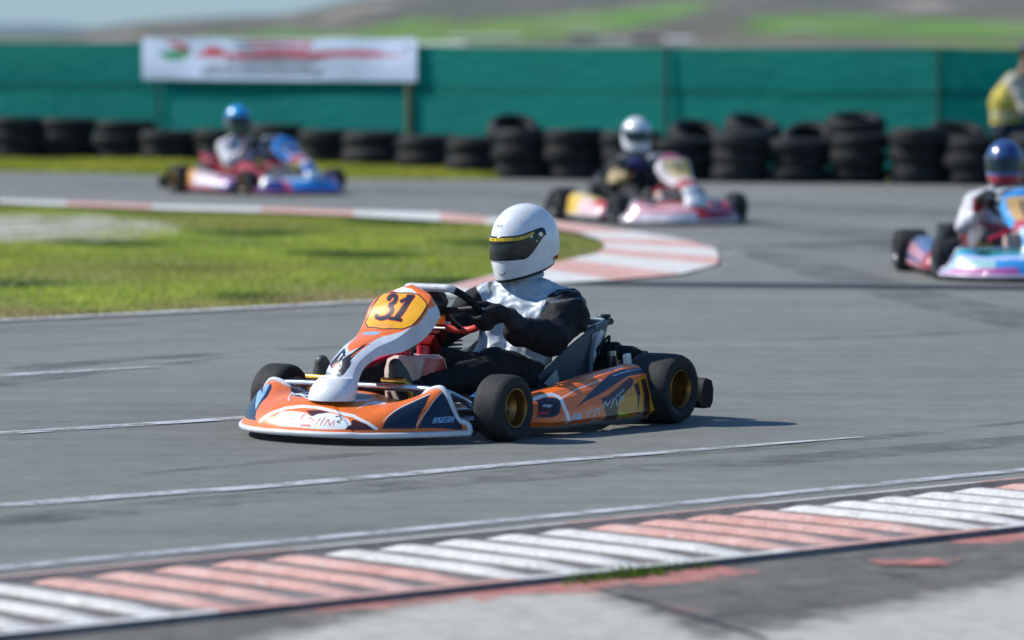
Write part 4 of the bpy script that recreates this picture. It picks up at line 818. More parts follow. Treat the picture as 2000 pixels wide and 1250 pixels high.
for k, (x, y, h) in enumerate(FENCE):
    pc = (.14, .15, .06) if k == 3 else (.02, .075, .065)
    MB().tube([(x, y-57-.10, 0), (x, y-57-.10, h)], (.045 if k == 3 else .022), pc, n=12).build('post', M['satin'], fn)
MB().tube([(x, y-57+.03, h-.01) for x, y, h in FENCE], .018, (.03, .10, .09), n=8).build('top_wire', M['satin'], fn)

# banner hung on the fence
def fpt(px_):
    X = [1000+x/y*FPX for x, y, h in FENCE]; t = np.interp(px_, X, range(len(X))); k = int(t); f = t-k; a, b_ = FENCE[k], FENCE[min(k+1, 7)]
    return np.array([a[0]+(b_[0]-a[0])*f, a[1]+(b_[1]-a[1])*f])
p0, p1 = fpt(282), fpt(816)
bn = empty('banner', (float(p0[0]), float(p0[1])-.16, 0)); tag(bn, 'long white banner with red stripe and small dark lettering hung on the green net fence', 'banner')
nu, nv = 560, 90; U_, T_ = np.meshgrid(np.linspace(0, 1, nu), np.linspace(0, 1, nv), indexing='ij')
zb0, zt0 = 1.54-(157-75)/FPX*58.6, 1.54-(74-75)/FPX*58.6
BC = np.zeros((nu, nv, 3)); BC[:] = (.46, .56, .74)
cu = U_*535; cv = (1-T_)*83           # banner millimetre-like units
def bpoly(P, c): BC[inpoly(P, cu, cv)] = c
red = (.45, .03, .06); dk = (.03, .06, .10); gnn = (.005, .22, .08)
bpoly([(45, 5), (70, 6), (95, 14), (92, 24), (75, 20), (60, 12)], red); bpoly([(30, 30), (60, 22), (98, 22), (95, 36), (70, 46), (50, 42), (38, 34)], gnn); bpoly([(90, 16), (100, 22), (92, 26)], dk)
bpoly([(110, 30), (300, 26), (420, 24), (450, 23), (480, 28), (525, 33), (420, 36), (170, 38), (112, 38)], red)
bpoly([(125, 20), (150, 17), (165, 22), (160, 38), (140, 38), (126, 30)], red)
r2 = random.Random(3)
def row(x0, x1, y0, y1, c, wmin, wmax, gap):
    x = x0
    while x < x1:
        w_ = r2.uniform(wmin, wmax); bpoly([(x, y0), (x+w_, y0), (x+w_, y1), (x, y1)], c)
        for _ in range(max(1, int(w_/4))): 
            q = x+r2.uniform(.3, w_-.6); ym = (y0+y1)/2; bpoly([(q, y0 if r2.random() < .5 else ym), (q+.9, y0), (q+.9, ym if r2.random() < .5 else y1), (q, ym)], (.46, .56, .74))
        x += w_+gap
row(185, 212, 5, 12, dk, 5, 8, 1.6); row(214, 335, 3, 13, red, 5, 9, 1.6); row(190, 225, 18, 25, dk, 5, 7, 1.6); row(228, 330, 17, 25, red, 5, 9, 1.6)
for i, (a_, b2) in enumerate(((170, 350), (170, 345), (130, 330), (120, 350), (118, 350))): row(a_, b2, 37.5+i*8, 42.3+i*8, (.01, .015, .03), 5, 16, 1.4)
row(20, 60, 70, 72, dk, 4, 9, 2)
P_ = np.zeros((nu, nv, 3)); P_[..., 0] = (p1[0]-p0[0])*U_; P_[..., 1] = (p1[1]-p0[1])*U_-.03*np.sin(U_*19)*T_-.02*np.sin(U_*7+T_*4); P_[..., 2] = zb0+(zt0-zb0)*T_-.012*np.sin(U_*math.pi*4)**2*(T_ > .5)
m_ban = paint_mat('banner_vinyl', .5, dirt=.12, dscale=3)
solid(mesh_obj('sheet', P_.reshape(-1, 3), grid_faces(nu, nv), m_ban, bn, BC.reshape(-1, 3)), .003)
for u in (0.004, .25, .5, .75, .996):
    q = p0+(p1-p0)*u-p0
    for zt_ in (zb0+.02, zt0-.02):
        ey = MB(); ey.lathe([(.008, -.004), (.014, -.004), (.014, .004), (.008, .004)], (.6, .6, .6), (q[0], q[1]-.01, zt_), 'y', 10); ey.build('eyelet', M['metal'], bn)

# ---------------------------------------------------------------- tyre wall
def tyre_mesh(kind):
    R_, W_ = 1., .36
    mb = MB(); prof = []
    sh = {0: (.80, .5), 1: (.82, .5), 2: (.78, .5)}[kind]
    prof = [(.56, -.30), (.60, -.42), (.70, -.49), (.82, -.50), (.90, -.44), (.95, -.36), (.985, -.24), (.972, -.20), (.972, -.17), (.995, -.15), (1.0, -.02), (.978, 0), (.978, .03), (1.0, .05), (.995, .18), (.972, .20), (.972, .23), (.98, .26),
            (.95, .36), (.90, .44), (.82, .50), (.70, .49), (.60, .42), (.56, .30), (.60, .22), (.80, .30), (.90, .22), (.92, 0), (.90, -.22), (.80, -.30), (.60, -.22)]
    c0 = np.array([.012, .013, .014]); C_ = np.array([c0*(1.0 if r > .9 else 1.25) for r, h in prof])
    mb.lathe(prof, C_*(.7+.25*kind), axis='z', n=56)
    o = mb.build('tyre', M['oldrubber']); me = o.data
    co = np.zeros(len(me.vertices)*3); me.vertices.foreach_get('co', co); co = co.reshape(-1, 3)
    g = np.arctan2(co[:, 1], co[:, 0]); r = np.hypot(co[:, 0], co[:, 1])
    k = 1+.012*np.sign(np.sin(g*28+co[:, 2]*6))*(r > .95)+.02*np.sin(2*g+kind)+.012*np.sin(3*g+kind*2)
    co[:, :2] *= k[:, None]; me.vertices.foreach_set('co', co.ravel()); COL.objects.unlink(o); return me
TYM = [tyre_mesh(i) for i in range(3)]
STACKS= [(-8.16, 62.92, 3, 0.162), (-7.0, 59.5, 3, 0.177), (-6.26, 59.25, 3, 0.182), (-5.62, 59.25, 3, 0.176), (-4.9, 59.0, 3, 0.167), (-4.28, 58.76, 2, 0.192), (-3.63, 58.52, 2, 0.205), (-2.91, 58.04, 2, 0.235), (-2.24, 57.11, 2, 0.215), (-1.66, 56.43, 2, 0.21), (-0.99, 55.33, 2, 0.197), (-0.41, 53.46, 2, 0.207), (0.16, 51.52, 3, 0.181), (0.72, 51.15, 3, 0.183), (1.3, 50.79, 3, 0.178), (1.87, 50.6, 3, 0.150), (2.46, 50.25, 3, 0.178), (3.08, 50.07, 3, 0.154), (3.69, 49.89, 3, 0.173), (4.32, 49.55, 3, 0.197), (4.9, 49.2, 3, 0.167), (5.5, 49.03, 3, 0.179), (6.12, 48.87, 3, 0.18)]
WHERE = ['stack far beyond the left edge of the view', 'stack just off the left end of the tyre wall', 'leftmost stack of the tyre wall in view', 'second stack from the left end of the wall', 'third stack from the left end of the wall',
 'low stack below the left end of the banner', 'stack behind the rear of the blue nosed kart', 'stack right behind the blue helmeted driver', 'stack behind the nose of the blue kart', 'first stack right of the blue nosed kart', 'stack below the right end of the banner', 'low stack where the verge ends',
 'first three high stack right of the verge', 'stack just left of the silver helmeted driver', 'stack hidden behind the silver helmeted driver', 'stack behind the plate of the red kart', 'first stack right of the red and white kart', 'second stack right of the red kart', 'wide third stack right of the red kart', 'fourth stack right of the red kart', 'stack just left of the dark blue helmet', 'stack under the marshal in yellow', 'stack beyond the right edge of the view']
POSN = {2: ['bottom', 'top'], 3: ['bottom', 'middle', 'top']}
tyre_n = 0
def put_tyre(loc, rad, h, label, rot=(0, 0, 0)):
    o = bpy.data.objects.new('tyre', TYM[tyre_n % 3] if False else TYM[random.randrange(3)]); COL.objects.link(o)
    o.location = loc; o.scale = (rad, rad, h*1.0); o.rotation_euler = rot
    return tag(o, label, 'tyre', 'old tyres of the safety wall')
for i, (x, y, n, h) in enumerate(STACKS):
    rad = .385 if i < 12 else .338
    for j in range(n):
        put_tyre((x+random.uniform(-.03, .03), y+random.uniform(-.05, .05), .006+h*(j+.5)), rad*random.uniform(.94, 1.05), h*1.0, 'old black tyre, %s of the %s' % (POSN[n][j], WHERE[i]), (random.uniform(-.02, .02), random.uniform(-.02, .02), random.uniform(0, 6)))
for x, y, z, rad, rx, rz, lab in ((2.0, 50.95, .47, .30, .45, .3, 'tyre slumped on the wall right of the silvery helmet'), (2.62, 50.95, .55, .31, .35, .5, 'tilted tyre behind the first stack right of the red kart'),
      (3.22, 50.75, .44, .30, .5, -.2, 'propped tyre behind the second stack right of the red kart'), (3.72, 50.6, .60, .33, .2, .1, 'extra tyre lying on the wall behind the wide third stack'),
      (.02, 52.1, .50, .30, .5, .2, 'tyre leaning behind the first three high stack'), (4.75, 49.95, .50, .32, .25, .3, 'slanting tyre between the last stacks left of the marshal')):
    put_tyre((x, y, z), rad, .2, 'old black '+lab, (rx, 0, rz))
for j in range(2): put_tyre((5.35, 50.0, .105+.2*j), .33, .2, 'old black tyre under the sitting marshal, %s' % ('lower one', 'upper one')[j])
# ---------------------------------------------------------------- kart
PAL = {k: lin(v) for k, v in dict(navy='16243a', sky='8fb4d8', white='e8ecef', maroon='45181c', red='c22a22', dark='2a2c30', yellow='f7b400', paleorange='f0a050', ink='141826', orange='f2641c', grey='a9b6bf', amber='e89a10', lime='c8d400').items()}
PAL['orange'] = (.90, .185, .022); PAL['yellow'] = (.88, .42, .004); PAL['amber'] = (.72, .30, .008)
def paint_grid(surf, name, u0, u1, nu, nv, base, decals, mat, parent, th=.004, mirror=False, painter=None, umap=None):
    U_, T_ = np.meshgrid(np.linspace(u0, u1, nu), np.linspace(0, 1, nv), indexing='ij')
    P = surf(U_, T_); C_ = np.zeros((nu, nv, 3)); C_[:] = base
    if painter: painter(U_, T_, C_)
    for c, s in decals:
        poly = [tuple(map(float, q.split(','))) for q in s.split()]
        C_[inpoly(poly, U_, T_)] = PAL[c]
    V = P.reshape(-1, 3).copy()
    if mirror: V[:, 1] *= -1
    o = mesh_obj(name, V, grid_faces(nu, nv), mat, parent, C_.reshape(-1, 3))
    # make the outer side the one facing away from the kart's middle
    n = o.data.polygons[len(o.data.polygons)//2]; cc = n.center
    if n.normal.dot(cc-Vector((.0, 0, 0 if name != 'front_bumper' else -.3))) < 0: o.data.flip_normals()
    return solid(o, th, -1)
def wheel(parent, x, y, r, wd, side, rimc, steer=0.):
    e = empty('wheel', (x, y, r), steer); e.parent = parent
    k = wd/.21 if wd > .17 else wd/.13
    hw = wd/2
    prof = [(.070, -hw*.72), (.078, -hw*.84), (.088, -hw*.93), (r*.80, -hw), (r*.92, -hw*.93), (r*.98, -hw*.76), (r, -hw*.5), (r*1.004, 0), (r, hw*.5), (r*.98, hw*.76), (r*.92, hw*.93), (r*.80, hw), (.088, hw*.93), (.078, hw*.84), (.070, hw*.72), (.066, hw*.5), (.066, -hw*.5)]
    c1 = (.028, .029, .031); C_ = [(.034, .035, .037) if rr > r*.95 else c1 for rr, h in prof]
    MB().lathe(prof, C_, n=64).build('tyre', M['rubber'], e)
    s = side; rm = MB()
    rm.lathe([(.0765, s*hw*.86), (.0775, s*hw*.90), (.0745, s*hw*.915), (.0700, s*hw*.88), (.0655, s*hw*.70), (.0640, s*hw*.30), (.045, s*hw*.02), (.024, s*hw*.02), (.024, -s*hw*.04), (.062, -s*hw*.2), (.066, -s*hw*.7), (.073, -s*hw*.88), (.0765, -s*hw*.86), (.067, 0)], rimc, n=40)
    rm.build('rim', M['ano'], e)
    hb = MB(); hb.lathe([(.001, s*hw*.35), (.012, s*hw*.35), (.014, s*hw*.28), (.028, s*hw*.22), (.030, 0), (.001, 0)], (.12, .12, .12), n=20, closed=False)
    for q in range(3):
        g = q*2.094+.5; hb.lathe([(.001, s*hw*.24), (.005, s*hw*.24), (.005, 0), (.001, 0)], (.4, .4, .4), (.019*math.cos(g), 0, .019*math.sin(g)), n=6, closed=False)
    hb.build('hub', M['metal'], e)
    return e
def make_kart(loc, rz, label, st, group=None):
    K = empty('racing_kart', loc, rz); tag(K, label, 'kart', group)
    hi = st.get('hero', False); q = 1. if hi else .3
    # bodywork
    fb = paint_grid(bump_surf, 'front_bumper', -1, 1, int(700*q), int(260*q), st['bump'], DECALS['bump'] if hi else (), M['plastic'], K, painter=st.get('pb'))
    u = np.linspace(-1, 1, 60); tr = MB()
    lo = bump_surf(u, 0*u); lo[:, 2] -= .004
    tr.tube(lo, .0115, st['trim'], n=12)
    pk = bump_surf(np.linspace(1, .62, 24), 1+0*np.linspace(1, .62, 24)); pl = bump_surf(-np.linspace(1, .62, 24), 1+0*np.linspace(1, .62, 24))
    e1 = bump_surf(np.full(6, 1.), np.linspace(0, 1, 6)); e2 = bump_surf(np.full(6, -1.), np.linspace(0, 1, 6))
    tr.tube(np.concatenate([e1[:-1], pk]), [.0115]*20+[.009, .006], st['trim'], n=12); tr.tube(np.concatenate([e2[:-1], pl]), [.0115]*20+[.009, .006], st['trim'], n=12)
    tr.build('trim', M['plastic'], fb)
    sk = MB(); lo2 = lo.copy(); lo2[:, 0] -= .03; sk.tube(lo2, .010, (.03, .03, .03), n=8); sk.build('skid_edge', M['satin'], fb)
    nf = paint_grid(nas_surf, 'number_panel', -1.05, 1.05, int(560*q), int(640*q), st['nas'], DECALS['nas'] if hi else (), M['plastic'], K, painter=st.get('pn'))
    nb = MB(); base = st.get('cup', (.80, .82, .84))
    V = []; n1, n2 = 14, 36
    for i in range(n1):
        t = i/(n1-1); z = .158+.084*t; r = .104*(1-t**2.2*.30)*(1-.06*(1-t)**2); cx = .905-.032*t**1.5
        for k in range(n2):
            g = 2*math.pi*k/n2; V.append((cx+r*.78*math.cos(g), r*math.sin(g), z))
    nb.add(V, [tuple(f) for f in grid_faces(n1, n2, False, True)]+[tuple(range((n1-1)*n2, n1*n2))], base)
    nb.build('panel_foot', M['plastic'], nf)
    for side in (1, -1):
        pod = paint_grid(pod_surf, 'side_pod', 0, 1, int(500*q), int(220*q), st['pod'], DECALS['pod'] if hi and side > 0 else (), M['plastic'], K, mirror=side < 0, painter=st.get('pp'))
        a = np.linspace(0, 1, 30); ins = pod_surf(a, 0*a); ins[:, 1] *= side
        MB().tube(ins, .008, (.10, .10, .10), n=8).build('lower_edge', M['satin'], pod)
        bar = MB(); bar.tube([(.33, side*.30, .07), (.33, side*.52, .08), (.2, side*.55, .12), (-.25, side*.55, .15), (-.30, side*.50, .10), (-.30, side*.30, .07)], .010, (.5, .5, .5), sub=4); bar.build('pod_bar', M['metal'], K)
        # end cap of the pod's back
        t = np.linspace(0, 1, 26); e = pod_surf(np.full(26, 1.), t); e[:, 1] *= side; c0 = e[:1].copy(); c0[0, 2] += .01; c0[0, 1] = side*.40; c0[0, 2] = .05
        V = np.concatenate([e+[.001, 0, 0], c0]); MB().add(V, [(i, i+1, 26) for i in range(25)], st.get('podend', (.45, .20, .01))).build('back_plate', M['plastic'], pod, smooth=False)
    # wheels
    sf = st.get('steer', .0)
    for y, s in ((.535, 1), (-.535, -1)): wheel(K, .525, y, .1275, .13, s, st['rim'], sf)
    for y, s in ((.582, 1), (-.582, -1)): wheel(K, -.525, y, .14, .212, s, st['rim'])
    # frame
    fr = MB(); g = (.30, .31, .33)
    for s in (1, -1): fr.tube([(.66, s*.16, .06), (.52, s*.20, .06), (.30, s*.22, .055), (-.10, s*.30, .055), (-.45, s*.31, .07), (-.66, s*.30, .075)], .015, g, sub=6)
    for x, w_ in ((.62, .30), (.46, .44), (.05, .27), (-.60, .30)): fr.tube([(x, -w_, .062), (x, w_, .062)], .014, g)
    fr.build('frame', M['metal'], K)
    fl = MB(); fl.prism([(.66, -.17), (.66, .17), (.5, .21), (.28, .22), (.02, .27), (.02, -.27), (.28, -.22), (.5, -.21)], .004, (.05, .05, .055), (0, 0, .042), 'xy'); fl.build('floor_tray', M['satin'], K, smooth=False)
    bb = MB()
    bb.tube([(.46, -.35, .10), (.60, -.42, .165), (.665, -.43, .190), (.665, -.2, .196), (.665, .2, .196), (.665, .34, .190), (.60, .37, .165), (.44, .38, .10)], .0145, (.72, .74, .78), sub=5); bb.build('front_bar', M['metal'], K)
    b2 = MB(); b2.tube([(.60, -.20, .06), (.80, -.20, .09), (.86, -.14, .09), (.86, .14, .09), (.80, .20, .09), (.60, .20, .06)], .010, (.6, .6, .62), sub=4)
    for s in (1, -1): b2.tube([(.62, s*.12, .06), (.70, s*.12, .18)], .008, (.5, .5, .5))
    b2.build('lower_bar', M['metal'], K)
    for s in (1, -1):
        ax = MB(); ax.tube([(.525, s*.25, .10), (.525, s*.42, .115), (.525, s*.50, .1275)], .014, (.35, .36, .38)); ax.tube([(.525, s*.415, .06), (.525, s*.415, .17)], .012, (.25, .25, .27))
        ax.tube([(.47, s*.40, .12), (.36, s*.06, .115)], .006, (.5, .5, .52)); ax.build('steering_arm', M['metal'], K)
        bd = MB(); bd.lathe([(.030, -.003), (.080, -.003), (.080, .003), (.030, .003)], (.55, .55, .56), (.525, s*.455, .1275), n=36)
        bd.build('brake_disc', M['metal'], K)
        bc = MB(); bc.box((.575, s*.455, .155), (.05, .035, .06), (.02, .18, .50) if hi else (.3, .3, .3), ry=.4); bevel(bc.build('brake_caliper', M['ano'], K, smooth=False), .004)
    rx = MB(); rx.tube([(-.525, -.60, .14), (-.525, .60, .14)], .020, (.4, .4, .42), n=14); rx.build('rear_axle', M['metal'], K)
    rd = MB(); rd.lathe([(.028, -.005), (.09, -.005), (.09, .005), (.028, .005)], (.5, .5, .5), (-.525, .20, .14), n=36); rd.build('rear_brake_disc', M['metal'], K)
    rb = MB(); V = []; ys = np.linspace(-.64, .64, 41)
    for y in ys:
        a = abs(y)/.64; xx = -.79+.035*a**6
        for (dx, z) in ((.0, .045), (-.055, .045), (-.075, .07), (-.078, .12), (-.065, .155), (-.02, .168), (.0, .15), (.012, .10)): V.append((xx+dx, y, z-(.004 if a < .5 else 0)))
    F = [tuple(f) for f in grid_faces(41, 8, False, True)]+[tuple(range(8)), tuple(40*8+k for k in range(7, -1, -1))]
    rb.add(V, F, (.006, .0065, .007)); rbo = rb.build('rear_bumper', M['black'], K)
    sp = MB()
    for s in (1, -1): sp.box((-.858, s*.50, .105), (.012, .10, .05), (.012, .012, .013), taper=.8)
    sp.build('recess', M['satin'], rbo, smooth=False)
    hg = MB()
    for s in (1, -1): hg.tube([(-.62, s*.30, .075), (-.70, s*.31, .10), (-.80, s*.33, .11)], .012, (.4, .4, .42))
    hg.build('bumper_bracket', M['metal'], K)
    # seat
    # shell: per station (x of floor, z of floor), (x, z) of the side rim, half width
    fl_ = np.array([(-.05, .115), (-.14, .080), (-.26, .065), (-.39, .072), (-.49, .120), (-.580, .210), (-.650, .305), (-.690, .385)])
    rm_ = np.array([(-.05, .125), (-.13, .165), (-.24, .225), (-.35, .285), (-.45, .330), (-.55, .368), (-.655, .388), (-.70, .396)])
    hw_ = np.array([.165, .20, .222, .230, .234, .236, .234, .222]); V = []; nm = 29
    for i in range(8):
        for k in range(nm):
            g = -1+2*k/(nm-1); a = abs(g)
            fy_ = min(1, a/.62); y = hw_[i]*np.sign(g)*(fy_**.8*.985+.015*max(0, a-.62)/.38)
            f = sm(.58, 1., a)
            V.append((fl_[i, 0]*(1-f)+rm_[i, 0]*f, y, fl_[i, 1]*(1-f)+rm_[i, 1]*f))
    se = MB(); se.add(V, [tuple(f) for f in grid_faces(8, nm)], st.get('seat', (.075, .095, .115))); seo = se.build('seat', M['satin'], K); md = seo.modifiers.new('u', 'SUBSURF'); md.levels = 2; md.render_levels = 2; solid(seo, .007, 0)
    ed = MB(); ed.tube([(-.675, y, .396) for y in np.linspace(-.20, .20, 9)]+[(-.655, .228, .391), (-.56, .240, .370)], .0085, (.09, .17, .25), n=8); ed.build('seat_lip', M['satin'], seo)
    if hi:
        dk_ = MB(); fy = .2395
        d2_ = MB(); d2_.prism([(-.27, .135), (-.195, .165), (-.285, .215), (-.315, .14)], .002, (.55, .54, .50), (0, fy, 0)); d2_.build('sticker', M['satin'], seo, smooth=False); dk_.prism([(-.630, .350), (-.600, .360), (-.520, .225), (-.545, .225)], .002, (.72, .74, .78), (0, fy+.005, 0)); dk_.prism([(-.598, .355), (-.545, .345), (-.515, .235), (-.522, .230)], .002, (.42, .38, .40), (0, fy+.003, 0))
        dk_.build('sticker', M['satin'], seo, smooth=False)
    sy = MB()
    sy.tube([(-.60, .17, .35), (-.70, .20, .38), (-.74, .205, .385)], .014, (.03, .03, .035)); sy.tube([(-.56, .235, .34), (-.50, .26, .20), (-.47, .31, .075)], .011, (.16, .18, .20), sub=4); sy.tube([(-.52, -.22, .33), (-.45, -.31, .075)], .009, (.4, .4, .42)); sy.build('seat_stay', M['satin'], K)
    kn = MB(); kn.lathe([(.001, .0), (.026, .0), (.030, -.006), (.026, -.014), (.012, -.02), (.001, -.02)], (.02, .025, .03), (-.70, .195, .415), axis='z', n=20, closed=False); kn.build('cap', M['satin'], K)
    # engine and exhaust behind the seat
    en = MB(); kx = (.018, .019, .022)
    en.box((-.34, -.36, .14), (.17, .15, .14), (.07, .07, .075)); 
    for k in range(7): en.box((-.33, -.37, .225+.016*k), (.15, .14, .007), (.05, .05, .055))
    en.tube([(-.33, -.37, .33), (-.33, -.37, .36)], .012, (.5, .5, .5)); en.box((-.34, -.36, .07), (.22, .18, .02), (.3, .3, .3))
    bevel(en.build('engine', M['satin'], K, smooth=False), .004)
    ex = MB(); ex.tube([(-.40, -.36, .18), (-.52, -.33, .25), (-.66, -.24, .25), (-.74, -.08, .25), (-.75, .05, .25)], [.025, .03, .05, .055, .05], (.06, .06, .065), n=18, sub=5)
    ex.tube([(-.75, .03, .25), (-.755, .15, .25), (-.76, .17, .25)], [.030, .030, .014], (.05, .05, .055), n=16); ex.build('exhaust', M['black'], K)
    ab = MB(); ab.tube([(-.66, .20, .255), (-.66, .285, .258)], .050, kx, n=20); ab.tube([(-.66, .285, .258), (-.665, .31, .258)], [.046, .034], kx, n=20); ab.tube([(-.665, .31, .262), (-.675, .355, .262), (-.69, .38, .258)], [.032, .030, .018], kx, n=16)
    ab.tube([(-.69, .37, .258), (-.70, .405, .256)], .017, (.012, .012, .013), n=14); ab.box((-.62, .26, .20), (.09, .11, .07), (.02, .022, .024)); ab.tube([(-.62, .22, .31), (-.63, .23, .33)], .006, (.6, .6, .6)); ab.build('intake_silencer', M['black'], K)
    cl = MB(); cl.lathe([(.052, -.006), (.056, -.006), (.056, .006), (.052, .006)], (.45, .45, .47), (-.66, .235, .256), 'y', 28); cl.build('clamp', M['metal'], K)
    cb = MB(); cb.tube([(-.60, .20, .20), (-.57, .25, .28), (-.62, .27, .33), (-.67, .24, .31)], .006, (.02, .02, .022), sub=6, n=8); cb.build('cable', M['black'], K)
    rd_ = MB(); rd_.tube([(-.60, .30, .17), (-.60, .30, .255)], .028, (.10, .10, .11), n=18); rd_.tube([(-.60, .30, .255), (-.60, .30, .275)], .020, (.45, .45, .46), n=18)
    for k in range(5): rd_.lathe([(.026, -.002), (.036, -.002), (.036, .002), (.026, .002)], (.13, .13, .14), (-.60, .30, .18+.014*k), 'z', 20)
    rd_.build('carburettor', M['metal'], K)
    st2 = MB(); st2.tube([(-.42, .44, .21), (-.40, .50, .243)], .006, (.6, .6, .6)); st2.box((-.405, .50, .255), (.03, .02, .05), (.85, .85, .85), ry=.2); st2.build('chain_guard_tab', M['satin'], K)
    # tank, pedals, steering
    if True:
        tk = MB(); tc_ = st.get('tank', (.72, .55, .50))
        V = []
        for z, sx, sy_ in ((.075, .085, .085), (.10, .10, .105), (.24, .10, .11), (.285, .09, .10), (.300, .07, .08)):
            for k in range(24):
                g = 2*math.pi*k/24; cx, sx2 = math.cos(g), math.sin(g); V.append((.35+sx*np.sign(cx)*abs(cx)**.5, .0+sy_*np.sign(sx2)*abs(sx2)**.5, z))
        tk.add(V, [tuple(f) for f in grid_faces(5, 24, False, True)]+[tuple(range(23, -1, -1)), tuple(range(96, 120))], tc_)
        tko = tk.build('fuel_tank', M['plastic'], K)
        me = tko.data; co = np.zeros(len(me.vertices)*3); me.vertices.foreach_get('co', co); co = co.reshape(-1, 3)
        C_ = np.tile(np.array(tc_), (len(co), 1)); a_ = me.color_attributes['Col']
        C_[(co[:, 0] < .29) | (co[:, 1] > .085)] = (.55, .07, .04); a_.data.foreach_set('color', np.concatenate([C_, np.ones((len(C_), 1))], 1).ravel())
        rc = (.50, .01, .04)
        for (x, y, r_, h_) in ((.30, .0, .026, .035), (.39, -.06, .012, .03), (.40, .0, .012, .03)): 
            cp_ = MB(); cp_.tube([(x, y, .298), (x, y, .298+h_)], r_, rc, n=14)
            if r_ < .02: cp_.tube([(x, y, .325), (x+.002, y, .355)], .004, (.4, .3, .05))
            cp_.build('tank_cap', M['plastic'], tko)
        pdp = MB(); pdp.tube([(.42, -.22, .245), (.40, -.08, .30), (.36, -.02, .305)], .022, (.45, .01, .05), sub=4, flat=.6); pdp.build('column_pad', M['cloth'], K)
        hs = MB(); hs.tube([(.37, 0, .32), (.42, .03, .25), (.45, .05, .10)], .005, (.03, .02, .02), sub=4); hs.tube([(.26, .03, .30), (.40, .08, .22), (.50, .05, .07)], .004, (.02, .02, .02), sub=4); hs.build('hose', M['satin'], K)
    for s, y in ((1, .07), (-1, -.295)):
        pd = MB(); gc = (.75, .38, .06)
        pd.tube([(.60, y-.05, .215), (.61, y+.06, .215)], .0125, gc, n=12); pd.tube([(.61, y+.055*1, .215), (.595, y+.075, .19), (.585, y+.08, .065)], .010, gc, sub=4, n=10); pd.build('pedal', M['ano'], K)
    co_ = MB(); co_.tube([(.43, 0, .13), (.205, 0, .415)], .0105, (.80, .80, .80), n=14); co_.tube([(.455, .03, .065), (.33, .03, .26)], .008, (.6, .6, .62), n=12); co_.tube([(.455, -.06, .065), (.30, -.01, .28)], .008, (.6, .6, .62), n=12)
    co_.build('steering_column', M['metal'], K)
    up = MB(); up.box((.265, 0, .335), (.07, .075, .04), (.25, .01, .01), ry=-.9); up.box((.22, .015, .375), (.05, .05, .05), (.10, .01, .012), ry=-.9); up.build('column_clamp', M['ano'], K, smooth=False)
    og = MB(); og.tube([(.225, -.03, .435), (.215, .035, .432)], .020, (.95, .30, .02), n=18); og.tube([(.21, .04, .42), (.205, .062, .42)], .006, (.8, .8, .8)); og.tube([(.235, -.04, .40), (.235, .06, .40)], .006, (.7, .7, .7)); og.build('hub_clamp', M['ano'], K)
    # steering wheel
    c = np.array([.16, 0, .48]); ux = np.array([.78, 0, .626]); uy = np.array([0, 1., 0]); un_ = np.array([-.626, 0, .78])
    SWc = []; TH_ = np.linspace(0, 2*math.pi, 72, endpoint=False)
    for g in TH_:
        a = math.cos(g); b2_ = math.sin(g); rr = .162; vx = min(rr*a, .128) if a > 0 else rr*a*.98
        SWc.append((vx, rr*b2_*(1.0)))
    SWc = np.array(SWc); SWc[:, 0] += 0
    def arc(i0, i1, r, col, name, par, fl=1.):
        ids = [i % 72 for i in range(i0, i1+1)]; P = [c+ux*SWc[i, 0]+uy*SWc[i, 1] for i in ids]
        m_ = MB(); m_.tube(P, r, col, n=14); return m_.build(name, M['cloth'] if name == 'grip' else M['satin'], par)
    sw = empty('steering_wheel', (0, 0, 0)); sw.parent = K
    arc(-11, 9, .0165, (.55, .58, .62), 'rim_top', sw); arc(8, 26, .0150, (.012, .013, .016), 'grip', sw); arc(-26, -10, .0150, (.012, .013, .016), 'grip', sw); arc(26, 46, .0145, st.get('swlow', (.62, .04, .02)), 'rim_bottom', sw)
    tx = MB()
    for k in range(9):
        y = -.055+.0125*k; p = c+ux*(.1275)+un_*.0166; tx.tube([p+uy*(y)+ux*-.007, p+uy*(y+.005)+ux*.007], .0011, (.5, .03, .03), n=5)
        if k % 2: tx.tube([p+uy*y+ux*.006, p+uy*(y+.008)+ux*.005], .0011, (.5, .03, .03), n=5)
    tx.build('rim_lettering', M['satin'], sw)
    sp_ = MB()
    for (a, b2_) in ((.0, .155), (.0, -.155), (-.14, 0)): sp_.tube([c-un_*.022, c-un_*.012+ux*a*.5+uy*b2_*.5, c+ux*a+uy*b2_], [.018, .012, .011], (.02, .02, .023), n=10, flat=1.)
    sp_.build('spoke', M['satin'], sw)
    bs = MB(); p = c+ux*.045
    P = [p-un_*.035, p-un_*.012, p+un_*.006, p+un_*.010]; bs.tube(P, [.034, .040, .040, .032], (.016, .016, .018), n=28); bs.box(c+ux*.085+un_*-.002, (.05, .085, .028), (.02, .02, .024), ry=-.67); bs.build('hub_pad', M['satin'], sw)
    ln = MB(); ln.box(c+ux*.095+uy*.02+un_*.014, (.010, .022, .004), (.9, .9, .9), ry=-.67); ln.build('display_lens', M['gloss'], sw)
    return K
